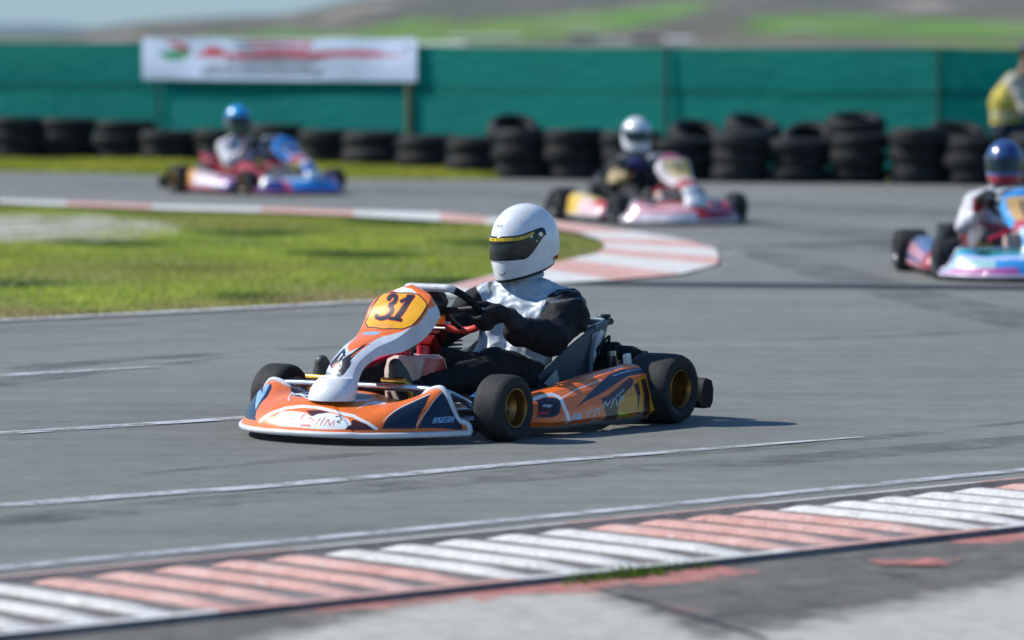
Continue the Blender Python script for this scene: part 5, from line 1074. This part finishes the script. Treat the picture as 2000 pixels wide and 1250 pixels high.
# ---------------------------------------------------------------- people
def body_mesh(caps, vox=.006, smooth_it=4):
    """caps: (a, b, ra, rb, tag); united into one continuous skin. Returns V, F, nearest tag"""
    mb = MB()
    for a, b, ra, rb, t in caps:
        a = np.array(a, float); b = np.array(b, float); L = np.linalg.norm(b-a); n = 16
        d = (b-a)/(L+1e-9) if L > 1e-6 else np.array([0, 0, 1.])
        q = np.array([0, 0, 1.]) if abs(d[2]) < .9 else np.array([1., 0, 0]); u = np.cross(q, d); u /= np.linalg.norm(u); w_ = np.cross(d, u)
        V = []; m = 12
        for i in range(m+1):
            ph = math.pi*i/m; ct = -math.cos(ph); r = ra if ct < 0 else rb; cen = a if ct < 0 else b
            for k in range(n):
                g = 2*math.pi*k/n; V.append(cen+d*r*ct+(u*math.cos(g)+w_*math.sin(g))*max(r*math.sin(ph), 1e-4))
        F = [tuple(f) for f in grid_faces(m+1, n, False, True)]+[tuple(range(n-1, -1, -1)), tuple(m*n+k for k in range(n))]
        mb.add(V, F, (1, 1, 1))
    o = mb.build('tmp', M['cloth']); r = o.modifiers.new('r', 'REMESH'); r.mode = 'VOXEL'; r.voxel_size = vox
    s = o.modifiers.new('s', 'SMOOTH'); s.iterations = smooth_it; s.factor = .5
    dg = bpy.context.evaluated_depsgraph_get(); me = bpy.data.meshes.new_from_object(o.evaluated_get(dg))
    V = np.zeros(len(me.vertices)*3); me.vertices.foreach_get('co', V); V = V.reshape(-1, 3)
    F = [tuple(p.vertices) for p in me.polygons]; Nn = np.zeros(len(V)*3); me.vertices.foreach_get('normal', Nn); Nn = Nn.reshape(-1, 3)
    bpy.data.objects.remove(o)
    best = np.full(len(V), 1e9); T_ = np.empty(len(V), dtype=object); W_ = np.zeros(len(V))
    for a, b, ra, rb, t in caps:
        a = np.array(a, float); b = np.array(b, float); ab = b-a; h = np.clip(((V-a)@ab)/(ab@ab+1e-12), 0, 1)
        dd = np.linalg.norm(V-a-h[:, None]*ab, axis=1)-(ra+(rb-ra)*h); k = dd < best; best[k] = dd[k]; T_[k] = t
    return V, F, Nn, T_
def wrinkle(V, Nn, T_, amp):
    out = V.copy()
    for i, (p, n, t) in enumerate(zip(V, Nn, T_)):
        A = amp.get(t, 0)
        if A:
            q = Vector((p[0]*11, p[1]*11, p[2]*17)); a = noise.noise(q+Vector((noise.noise(q*.8)*1.4, 0, 3)))
            b = noise.noise(Vector((p[0]*30+5, p[1]*26, p[2]*44)))
            c = noise.noise(Vector((p[0]*5.5+8, p[1]*9, p[2]*6)))
            out[i] += n*A*((1-abs(a)*2.6)+b*.5+(.9-abs(c)*4.2)*.9)
    return out
def mix_hand(caps, c, side, t='glove', ang=0.):
    """a gloved fist closed round the steering wheel rim: palm, four bent fingers and a thumb"""
    ux = np.array([.78, 0, .626]); un_ = np.array([-.626, 0, .78]); o = np.array([0, side*1., 0]); c = np.array(c)
    P = lambda tt, n, q: c+ux*tt+un_*n+o*q
    for i, ln in enumerate((.95, 1.05, 1.0, .85)):          # index finger highest on the rim
        tt = .034-.0225*i
        caps.append((P(tt*.8-.012, .030, .062), P(tt, .006, .046), .0205, .0150, t))
        caps.append((P(tt, .006, .046), P(tt, -.024, .036), .0142, .0128, t))
        caps.append((P(tt, -.024, .036), P(tt-.002, -.034*ln, .006), .0128, .0116, t))
        caps.append((P(tt-.002, -.034*ln, .006), P(tt-.002, -.022*ln, -.019*ln), .0116, .0100, t))
    caps.append((P(.004, .044, .052), P(.040, .038, .026), .019, .0150, t)); caps.append((P(.040, .038, .026), P(.054, .026, .003), .0138, .0126, t)); caps.append((P(.054, .026, .003), P(.050, .016, -.017), .0122, .0104, t))
    caps.append((P(-.010, .036, .058), P(-.045, .046, .078), .036, .031, t))
    return P(-.062, .052, .086)
def driver_caps():
    L = []; S = 'suit'
    for s in (-1, 1): L.append(((-.29, s*.07, .165), (-.33, s*.075+.01, .28), .105, .098, 'hips')); L.append(((-.33, s*.07+.01, .27), (-.365, s*.085+.03, .40), .095, .108, S))
    L.append(((-.365, -.07, .42), (-.375, .13, .42), .105, .108, S)); L.append(((-.355, -.14, .485), (-.385, .20, .470), .068, .072, S))
    L.append(((-.37, -.05, .50), (-.38, .11, .50), .070, .072, S)); L.append(((-.375, .03, .50), (-.375, .032, .565), .078, .066, 'collar')); L.append(((-.372, .03, .56), (-.37, .03, .66), .055, .055, 'neck'))
    # left arm (the near one)
    wl_ = mix_hand(L, (.118, .148, .440), 1)
    L += [((-.37, .225, .455), (-.35, .250, .425), .085, .085, 'sleeve'), ((-.36, .235, .430), (-.170, .285, .350), .084, .070, 'sleeve'), ((-.170, .285, .350), (-.02, .235, .385), .070, .056, 'sleeve'), ((-.03, .24, .383), tuple(wl_), .050, .036, 'cuff')]
    wr = mix_hand(L, (.170, -.155, .487), -1)
    L += [((-.345, -.17, .46), (-.32, -.19, .44), .078, .078, 'sleeve'), ((-.335, -.185, .445), (-.13, -.285, .32), .072, .058, 'sleeve'), ((-.13, -.285, .32), (.03, -.215, .415), .056, .042, 'sleeve'), ((.02, -.22, .41), tuple(wr), .040, .031, 'cuff')]
    for s, ky, ay, fx in ((1, .185, .085, 0), (-1, -.235, -.30, .0)):
        L += [((-.27, s*.095, .160), (.10, ky, .245), .105, .078, 'leg'), ((.10, ky, .245), (.14, ky*.98, .235), .078, .074, 'leg'), ((.13, ky, .235), (.46, ay, .165), .072, .046, 'leg'), ((.44, ay, .165), (.475, ay, .155), .044, .042, 'leg')]
    return L
DC = driver_caps()
DV, DF, DN, DT = body_mesh(DC, .0058)
DV = wrinkle(DV, DN, DT, dict(suit=.0065, hips=.006, sleeve=.0062, leg=.0055, collar=.003, cuff=.002))
def helmet(parent, loc, yaw, tilt, st):
    h = empty('helmet', loc); h.rotation_mode = 'XYZ'; h.rotation_euler = (tilt[0], tilt[1], yaw); h.parent = parent
    nu, nv = 96, 64; V = []; C_ = []
    def shape(ph, t):
        """t 0 crown .. 1 lower rim"""
        cz = math.cos(ph); zb = -.094-.062*(.5+.5*cz)**1.0; z = .150*math.cos(t*math.pi*.5*1.0) if t < .5 else 0
        if t < .5: th = t*math.pi; z = .150*math.cos(th); r = math.sin(th)**.94
        else: k = (t-.5)*2; z = zb*k; r = 1-.13*k**2.2
        ax = .147 if cz > 0 else .143; x = ax*r*cz; y = .124*r*math.sin(ph)
        f = max(0, cz)
        if z < 0: x += .012*f*math.sin(min(1, -z/.10)*math.pi*.5)*(1 if z > -.12 else 1); y *= 1+.02*f
        if cz < 0 and z < -.05: x += .020*(-z-.05)/.08*(-cz)
        return x, y, z
    for i in range(nu):
        ph = -math.pi+2*math.pi*i/nu
        for j in range(nv):
            t = j/(nv-1); x, y, z = shape(ph, t); c = st['hc']
            if st.get('hfun'): c = st['hfun'](ph, t, x, y, z)
            if t > .962: c = (.012, .012, .014)
            V.append((x, y, z)); C_.append(c)
        for sc_, dz in ((.90, .004), (.62, .05)):
            x, y, z = shape(ph, 1); V.append((x*sc_, y*sc_, z+dz)); C_.append((.012, .012, .014))
    n2 = nv+2; F = grid_faces(nu, n2, True, False)
    sh = mesh_obj('shell', V, F, M['gloss'], h, np.array(C_))
    if sh.data.polygons[nu*20].normal.dot(sh.data.polygons[nu*20].center) < 0: sh.data.flip_normals()
    def ts(z): return math.acos(min(1, max(-1, z/.150)))/math.pi if z > 0 else None
    V = []; C_ = []; nu2, nv2 = 140, 40
    def lift(ph, z, d):
        if z > 0: t = math.acos(z/.150)/math.pi
        else: zb = -.094-.062*(.5+.5*math.cos(ph)); t = .5+.5*z/zb
        x, y, zz_ = shape(ph, t); n = np.array([x/.147**2, y/.124**2, z/.30**2]); n /= np.linalg.norm(n); return np.array([x, y, zz_])+n*d
    for i in range(nu2):
        a = -1+2*i/(nu2-1); ph = a*math.radians(100); e = abs(a)
        hi_ = .034+.020*sm(.45, .95, e)-.014*sm(.95, 1, e); lo_ = -.062+.0*e+.088*sm(.56, 1, e)**1.15+.0
        for j in range(nv2):
            k = j/(nv2-1); z = lo_+(hi_-lo_)*k; ed_ = min(k, 1-k, (1-e)*6)
            c = (.008, .014, .019)
            if ed_ < .035: c = (.004, .004, .005)
            elif st.get('strip') and .80 < k < .94 and e < .78:
                c = st['strip']
                if int(a*70) % 3 == 0 and .84 < k < .92 and int(a*23) % 4 != 1: c = (.03, .02, .0)
            V.append(lift(ph, z, .0045 if ed_ > .02 else .001)); C_.append(c)
    vs = mesh_obj('visor', V, grid_faces(nu2, nv2), M['visor'], h, np.array(C_)); solid(vs, .003, 0)
    sc_ = MB()
    for s in (1, -1):
        for ph, z, r in ((s*math.radians(88), .030, .011), (s*math.radians(72), .026, .006), (s*math.radians(80), .006, .0035)):
            p = lift(ph, z, .006); n = np.array([p[0]/.147, p[1]/.124, 0]); n /= np.linalg.norm(n)
            sc_.tube([p, p+n*.004], [r, r*.85], (.5, .52, .54), n=16)
    sc_.build('visor_screw', M['metal'], vs)
    if st.get('logo'):
        fd = MB()
        for k in range(3):
            p = lift(math.radians(16-7*k), .078, .0015); q = lift(math.radians(12-7*k), .078, .0015); r_ = lift(math.radians(16-7*k), .070, .0015)
            fd.tube([p, q], .0009, (.25, .27, .3), n=5); fd.tube([p, r_], .0009, (.25, .27, .3), n=5)
        fd.build('forehead_mark', M['satin'], h)
        cv_ = MB(); cv_.tube([lift(math.radians(24), -.110, .001), lift(math.radians(18), -.118, .001), lift(math.radians(8), -.118, .001)], .0018, (.02, .02, .02), n=6); cv_.build('chin_vent', M['satin'], h)
        lg = MB()
        for k, dz in enumerate((0, 0, 0)):
            pass
        for k in range(4):
            ph = math.radians(118+7*k); p = lift(ph, -.083, .002); p2 = lift(ph+.05, -.083, .002)
            q = lift(ph, -.070, .002); q2 = lift(ph+.05, -.070, .002)
            lg.tube([p, q], .0016, (.6, .02, .02), n=5); lg.tube([q, q2], .0016, (.6, .02, .02), n=5); lg.tube([p, p2], .0016, (.6, .02, .02), n=5)
            if k % 2: lg.tube([q2, p2], .0016, (.6, .02, .02), n=5)
        lg.build('side_lettering', M['satin'], h)
    return h
def driver(kart_loc, rz, label, st, hy, ht=(0, 0), group=None):
    B = (-.33, 0, .06); c, s = math.cos(rz), math.sin(rz)
    P = empty('person', (kart_loc[0]+c*B[0]-s*B[1], kart_loc[1]+s*B[0]+c*B[1], B[2]), rz); tag(P, label, 'person', group)
    off = np.array(B); C_ = np.zeros((len(DV), 3))
    for k in ('suit', 'hips', 'collar', 'sleeve', 'cuff', 'glove', 'leg', 'neck'): C_[DT == k] = st[k]
    x, y, z = DV.T
    if st.get('hero'):
        sh = DT == 'sleeve'; d = np.linalg.norm(DV-np.array([-.385, .22, .50]), axis=1); 
        for lo_, hi_ in ((.062, .070), (.090, .098)): C_[(DT == 'sleeve') & (d > lo_) & (d < hi_)] = (.10, .13, .17)
        for lo_, hi_ in ((.03, .045), (.062, .076)):
            d2 = np.abs((y+.12)+(z-.5)*.5); C_[(DT == 'suit') & (y < -.09) & (d2 > lo_) & (d2 < hi_)] = (.10, .11, .12)
        C_[(DT == 'hips') & (z < .17)] = st['leg']
    if st.get('bodyfun'): st['bodyfun'](DV, DT, C_)
    body = mesh_obj('body', DV-off, DF, M['cloth'], P, C_)
    if st.get('silk'):
        body.data.materials.append(M['silk']); sk_ = np.isin(DT, ['suit', 'hips', 'collar']); body.data.polygons.foreach_set('material_index', [1 if sk_[f[0]] else 0 for f in DF])
    for s_, ay in ((1, .085), (-1, -.30)):
        cap_ = [((.50, ay, .115), (.535, ay, .165), .036, .040, 's'), ((.53, ay, .16), (.570, ay-.01*s_, .235), .040, .042, 's'), ((.570, ay-.01*s_, .235), (.585, ay-.015*s_, .275), .040, .028, 's'), ((.47, ay, .16), (.51, ay, .150), .042, .042, 's')]
        key = 'shoe%d' % s_
        if key not in SHOE: SHOE[key] = body_mesh(cap_, .006, 3)
        V, F, n_, t_ = SHOE[key]; mesh_obj('shoe', V-off, F, M['satin'], P, st.get('shoe', (.045, .050, .045)))
    cr = MB(); cr.tube([np.array([-.372+.068*math.cos(g), .028+.064*math.sin(g), .588+.014*math.cos(g+2.6)])-off for g in np.linspace(0, 2*math.pi, 28, endpoint=False)], .013, st['collar'], n=10, closed=True); cr.build('collar', M['cloth'], P)
    helmet(P, tuple(np.array([-.385, .022, .724])-off), hy, ht, st)
    return P
SHOE = {}
# ---------------------------------------------------------------- place karts and people
rim = (.60, .36, .10)
TH = math.radians(-124.25)
make_kart((-.18, 18.6, 0), TH, 'orange and white racing kart number 31 with gold wheels in front of the camera', dict(hero=True, bump=PAL['orange'], nas=(.62, .66, .72), pod=(.95, .18, .014), trim=(.68, .70, .73), rim=(.30, .155, .045), steer=.02))
driver((-.18, 18.6, 0), TH, 'driver in white helmet and silver suit with black sleeves steering kart 31',
       dict(hero=True, silk=True, suit=(.42, .49, .56), hips=(.46, .50, .54), collar=(.40, .47, .54), sleeve=(.013, .014, .018), cuff=(.035, .037, .042), glove=(.020, .020, .024), leg=(.011, .012, .015), neck=(.16, .08, .05), hc=(.80, .82, .84), strip=(.75, .50, .02), logo=True), math.radians(-24), (math.radians(0), math.radians(6)))
def blk(rules):
    def f(U, T, C):
        for (u0, u1, t0, t1, c) in rules: C[(U >= u0) & (U < u1) & (T >= t0) & (T < t1)] = c
    return f
wht = (.74, .75, .78); blu = (.015, .20, .62); lb = (.12, .42, .80); pnk = (.62, .08, .14); rd = (.50, .015, .03); nvy = (.012, .02, .09); orr = (.75, .30, .02); yl = (.80, .55, .12)
K1 = (-2.52, 46.6, 0); R1 = math.radians(-50)
def nas1(U, T, C):
    C[:] = blu; C[T > .82] = (.02, .22, .62); C[(T > .50) & (T < .80) & (np.abs(U) < .6)] = wht; C[(T > .44) & (T < .50)] = pnk; C[(T < .44) & (T > .33)] = rd; C[(T < .33) & (T > .22)] = wht; C[(T > .55) & (T < .74) & (np.abs(U) < .42)] = (.03, .10, .4); C[(T > .6) & (T < .8) & (U > .55)] = orr
def bmp1(U, T, C):
    C[:] = (.015, .26, .70); C[T > .75] = (.30, .45, .62); C[(np.abs(U) > .62)] = (.02, .04, .22); C[(np.abs(U) > .75) & (T > .6)] = (.35, .52, .66); C[(np.abs(U) > .55) & (np.abs(U) < .64)] = pnk; C[(T > .62) & (T < .7) & (U < 0)] = wht
def pod1(U, T, C):
    C[:] = (.55, .42, .46); C[U > .85] = orr; C[(U < .35)] = (.02, .18, .42); C[(U < .4) & (T > .5)] = (.35, .10, .35); C[T > .78] = (.62, .62, .66); C[(T < .2)] = pnk; C[(T > .35) & (T < .5) & (U > .3) & (U < .8)] = wht; C[(U < .12)] = nvy
make_kart(K1, R1, 'blue nosed racing kart with pink and white side pod, farthest left', dict(bump=blu, nas=blu, pod=wht, pb=bmp1, pn=nas1, pp=pod1, trim=(.45, .10, .20), rim=(.30, .22, .12), seat=(.55, .04, .07), swlow=(.02, .02, .02), cup=(.5, .6, .7), podend=orr), 'karts racing in the background')
def hf1(ph, t, x, y, z):
    return (.015, .34, .75) if z > .045 else ((.10, .12, .18) if z > -.06 else (.02, .10, .05))
driver(K1, R1, 'driver in bright blue helmet and white race suit in the farthest kart', dict(suit=(.62, .62, .66), hips=(.55, .5, .45), collar=(.5, .2, .25), sleeve=(.60, .60, .64), cuff=(.3, .3, .34), glove=(.03, .03, .03), leg=(.45, .07, .10), neck=(.1, .06, .05), hc=(.015, .34, .75), hfun=hf1), math.radians(0), (0, 0), 'drivers in the background')
K2 = (1.18, 39.4, 0); R2 = math.radians(-68)
def nas2(U, T, C):
    C[:] = (.66, .62, .66); C[(T > .50) & (T < .88) & (np.abs(U) < .55)] = (.80, .62, .30); C[(T > .50) & (T < .88) & (U > .30) & (U < .60)] = (.70, .46, .02); C[T > .91] = (.45, .02, .12)
    C[(T < .40) & (T > .26)] = (.52, .02, .03); C[(T < .26) & (T > .08)] = (.66, .70, .72)
    P1 = (np.abs(U) < .06) & (T > .58) & (T < .80); C[P1] = (.10, .04, .03)
def bmp2(U, T, C):
    C[:] = (.55, .02, .04); C[U < -.05] = (.66, .60, .66); C[(U < -.05) & (T > .35) & (T < .5)] = pnk; C[(T > .7)] = (.62, .04, .02); C[(np.abs(U) > .8)] = (.50, .30, .42); C[(U > .2) & (T < .3)] = (.30, .01, .04)
def pod2(U, T, C):
    C[:] = (.72, .50, .50); C[U > .68] = (.74, .48, .08); C[(T > .62) & (U < .40)] = (.60, .02, .03); C[(T > .75) & (U > .4)] = (.78, .62, .28); C[T < .15] = wht; C[(U < .15)] = (.25, .12, .18)
make_kart(K2, R2, 'red and white racing kart with yellow number plate behind the white helmeted driver', dict(bump=rd, nas=wht, pod=wht, pb=bmp2, pn=nas2, pp=pod2, trim=(.70, .70, .72), rim=(.2, .2, .2), seat=(.03, .03, .03), swlow=(.02, .02, .02), cup=(.66, .70, .72), podend=(.7, .42, .04)), 'karts racing in the background')
def body2(V, T, C):
    C[(T == 'suit') & (V[:, 2] > .45)] = (.20, .21, .24); C[(T == 'sleeve') & (V[:, 0] > -.22) & (V[:, 2] > .33)] = (.42, .33, .18)
driver(K2, R2, 'driver in silvery white helmet and dark grey suit in the red and white kart', dict(suit=(.035, .035, .038), hips=(.03, .03, .033), collar=(.2, .21, .24), sleeve=(.035, .035, .038), cuff=(.02, .02, .03), glove=(.01, .015, .12), leg=(.03, .03, .033), neck=(.1, .06, .05), hc=(.66, .72, .78), bodyfun=body2), math.radians(2), (0, 0), 'drivers in the background')
K3 = (3.26, 30.5, 0); R3 = math.radians(-86)
def nas3(U, T, C):
    C[:] = (.06, .35, .75); C[(T > .50) & (T < .86) & (np.abs(U) < .6)] = (.80, .50, .20); C[(T > .50) & (T < .86) & (U > .2) & (U < .6)] = (.80, .36, .01); C[(T > .46) & (T < .5)] = rd; C[(T < .46) & (T > .34)] = pnk; C[(T < .34) & (T > .2)] = (.55, .70, .78)
    C[(np.abs(U-.1) < .05) & (T > .56) & (T < .80)] = (.02, .02, .08); C[(np.abs(U+.12) < .05) & (T > .56) & (T < .80)] = (.02, .02, .08)
def bmp3(U, T, C):
    C[:] = (.04, .30, .72); C[(T > .5) & (T < .66)] = (.55, .62, .80); C[(U < -.45) & (T < .5)] = (.35, .60, .62); C[(T > .8)] = (.05, .55, .48); C[(U < -.2) & (T < .22)] = (.45, .10, .35); C[(U > -.1) & (T < .35)] = (.30, .16, .50)
def pod3(U, T, C):
    C[:] = (.48, .24, .30); C[(T > .62)] = (.10, .14, .26); C[(T > .25) & (T < .4)] = (.05, .10, .25); C[T < .12] = pnk; C[(U < .3)] = (.35, .03, .05)
make_kart(K3, R3, 'light blue racing kart with orange number plate cut by the right edge', dict(bump=lb, nas=lb, pod=wht, pb=bmp3, pn=nas3, pp=pod3, trim=(.55, .50, .65), rim=(.2, .2, .2), seat=(.30, .02, .03), swlow=(.02, .02, .02), cup=(.4, .6, .7), podend=(.3, .2, .25)), 'karts racing in the background')
def hf3(ph, t, x, y, z):
    return (.35, .02, .05) if z < -.085 else ((.03, .07, .22) if z > -.02 else (.05, .16, .42))
driver(K3, R3, 'driver in dark blue helmet with red rim and white suit at the right edge', dict(suit=(.64, .64, .68), hips=(.5, .1, .12), collar=(.3, .3, .36), sleeve=(.66, .66, .70), cuff=(.35, .03, .05), glove=(.03, .03, .03), leg=(.15, .15, .17), neck=(.1, .06, .05), hc=(.03, .07, .22), hfun=hf3), math.radians(-8), (0, 0), 'drivers in the background')

# marshal sitting on the tyres by the fence, facing right
mx_, my_ = 5.36, 50.0
mc = []
S_ = 'vest'
mc += [((-.02, -.09, .10), (-.02, .09, .10), .13, .13, 'leg'), ((-.02, -.07, .12), (-.03, -.08, .34), .125, .135, S_), ((-.02, .07, .12), (-.03, .08, .34), .125, .135, S_), ((-.03, -.07, .33), (.06, -.10, .50), .135, .105, S_), ((-.03, .07, .33), (.06, .10, .50), .135, .105, S_),
       ((.06, -.14, .52), (.06, .14, .52), .075, .075, S_), ((.09, 0, .55), (.15, 0, .66), .06, .052, 'skin'), ((.18, 0, .74), (.20, 0, .78), .088, .092, 'skin'), ((.22, 0, .68), (.25, 0, .70), .045, .045, 'skin'), ((.285, 0, .735), (.30, 0, .722), .014, .014, 'skin'),
       ((.19, -.09, .75), (.19, -.095, .73), .02, .016, 'skin'), ((.19, .09, .75), (.19, .095, .73), .02, .016, 'skin')]
for s in (1, -1):
    mc += [((.06, s*.17, .52), (.17, s*.22, .29), .066, .052, 'sleeve'), ((.17, s*.22, .29), (.40, s*.14, .27), .050, .036, 'sleeve'), ((.40, s*.14, .27), (.45, s*.12, .265), .033, .032, 'skin')]
    for i in range(4): mc += [((.46, s*(.145-.018*i), .27), (.50, s*(.148-.02*i), .25), .0105, .010, 'skin'), ((.50, s*(.148-.02*i), .25), (.515, s*(.148-.02*i), .225), .010, .008, 'skin')]
    mc += [((.43, s*.09, .275), (.47, s*.07, .26), .012, .010, 'skin')]
    mc += [((.0, s*.10, .08), (.42, s*.13, .10), .10, .075, 'leg'), ((.42, s*.13, .10), (.46, s*.13, -.30), .07, .05, 'leg')]
MV, MF, MN, MT = body_mesh(mc, .009, 4)
MV = wrinkle(MV, MN, MT, dict(vest=.008, sleeve=.006, leg=.006))
MC = np.zeros((len(MV), 3))
for k, c in dict(vest=(.62, .52, .10), skin=(.36, .22, .15), sleeve=(.50, .47, .40), leg=(.02, .03, .05)).items(): MC[MT == k] = c
z = MV[:, 2]; MC[(MT == 'vest') & (z > .10) & (z < .15)] = (.30, .24, .05); MC[(MT == 'vest') & (z > .22) & (z < .25)] = (.50, .50, .42); MC[(MT == 'vest') & (z > .50)] = (.42, .38, .22)
mp_ = empty('person', (mx_-.04, my_, .44), math.radians(-15)); mp_.scale = (1.22, 1.22, 1.22); tag(mp_, 'marshal in a yellow vest sitting on the tyres by the fence at the right edge', 'person')
mesh_obj('body', MV, MF, M['cloth'], mp_, MC)
hr = MB(); hr.ball((.165, 0, .79), (.100, .098, .088), (.03, .022, .018), 20); hr.build('hair', M['cloth'], mp_)
cpn = MB(); cpn.lathe([(.001, .090), (.04, .086), (.075, .066), (.097, .03), (.103, -.005), (.099, -.008), (.001, .02)], (.10, .11, .13), (.175, 0, .80), axis='z', n=28, closed=False); cpn.box((.295, 0, .80), (.10, .13, .008), (.10, .11, .13), ry=.15); cpn.build('cap', M['cloth'], mp_)
for s in (1, -1):
    bt = MB(); bt.tube([(.42, s*.13, -.36), (.50, s*.135, -.38), (.60, s*.14, -.385)], [.045, .045, .032], (.02, .02, .02), n=14, flat=.8); bt.build('shoe', M['satin'], mp_)
# ---------------------------------------------------------------- air
hz = MB(); hz.box((0, 6200, 100), (14000, 13200, 203), (1, 1, 1)); 
mh = bpy.data.materials.new('air'); mh.use_nodes = True; nh = mh.node_tree
for n_ in list(nh.nodes): nh.nodes.remove(n_)
vo = nh.nodes.new('ShaderNodeVolumePrincipled'); vo.inputs['Density'].default_value = .00006; vo.inputs['Color'].default_value = (.50, .75, 1, 1); ou = nh.nodes.new('ShaderNodeOutputMaterial'); nh.links.new(vo.outputs[0], ou.inputs['Volume'])
ho = hz.build('haze', mh, smooth=False); tag(ho, 'pale blue haze in the distant air', kind='stuff')
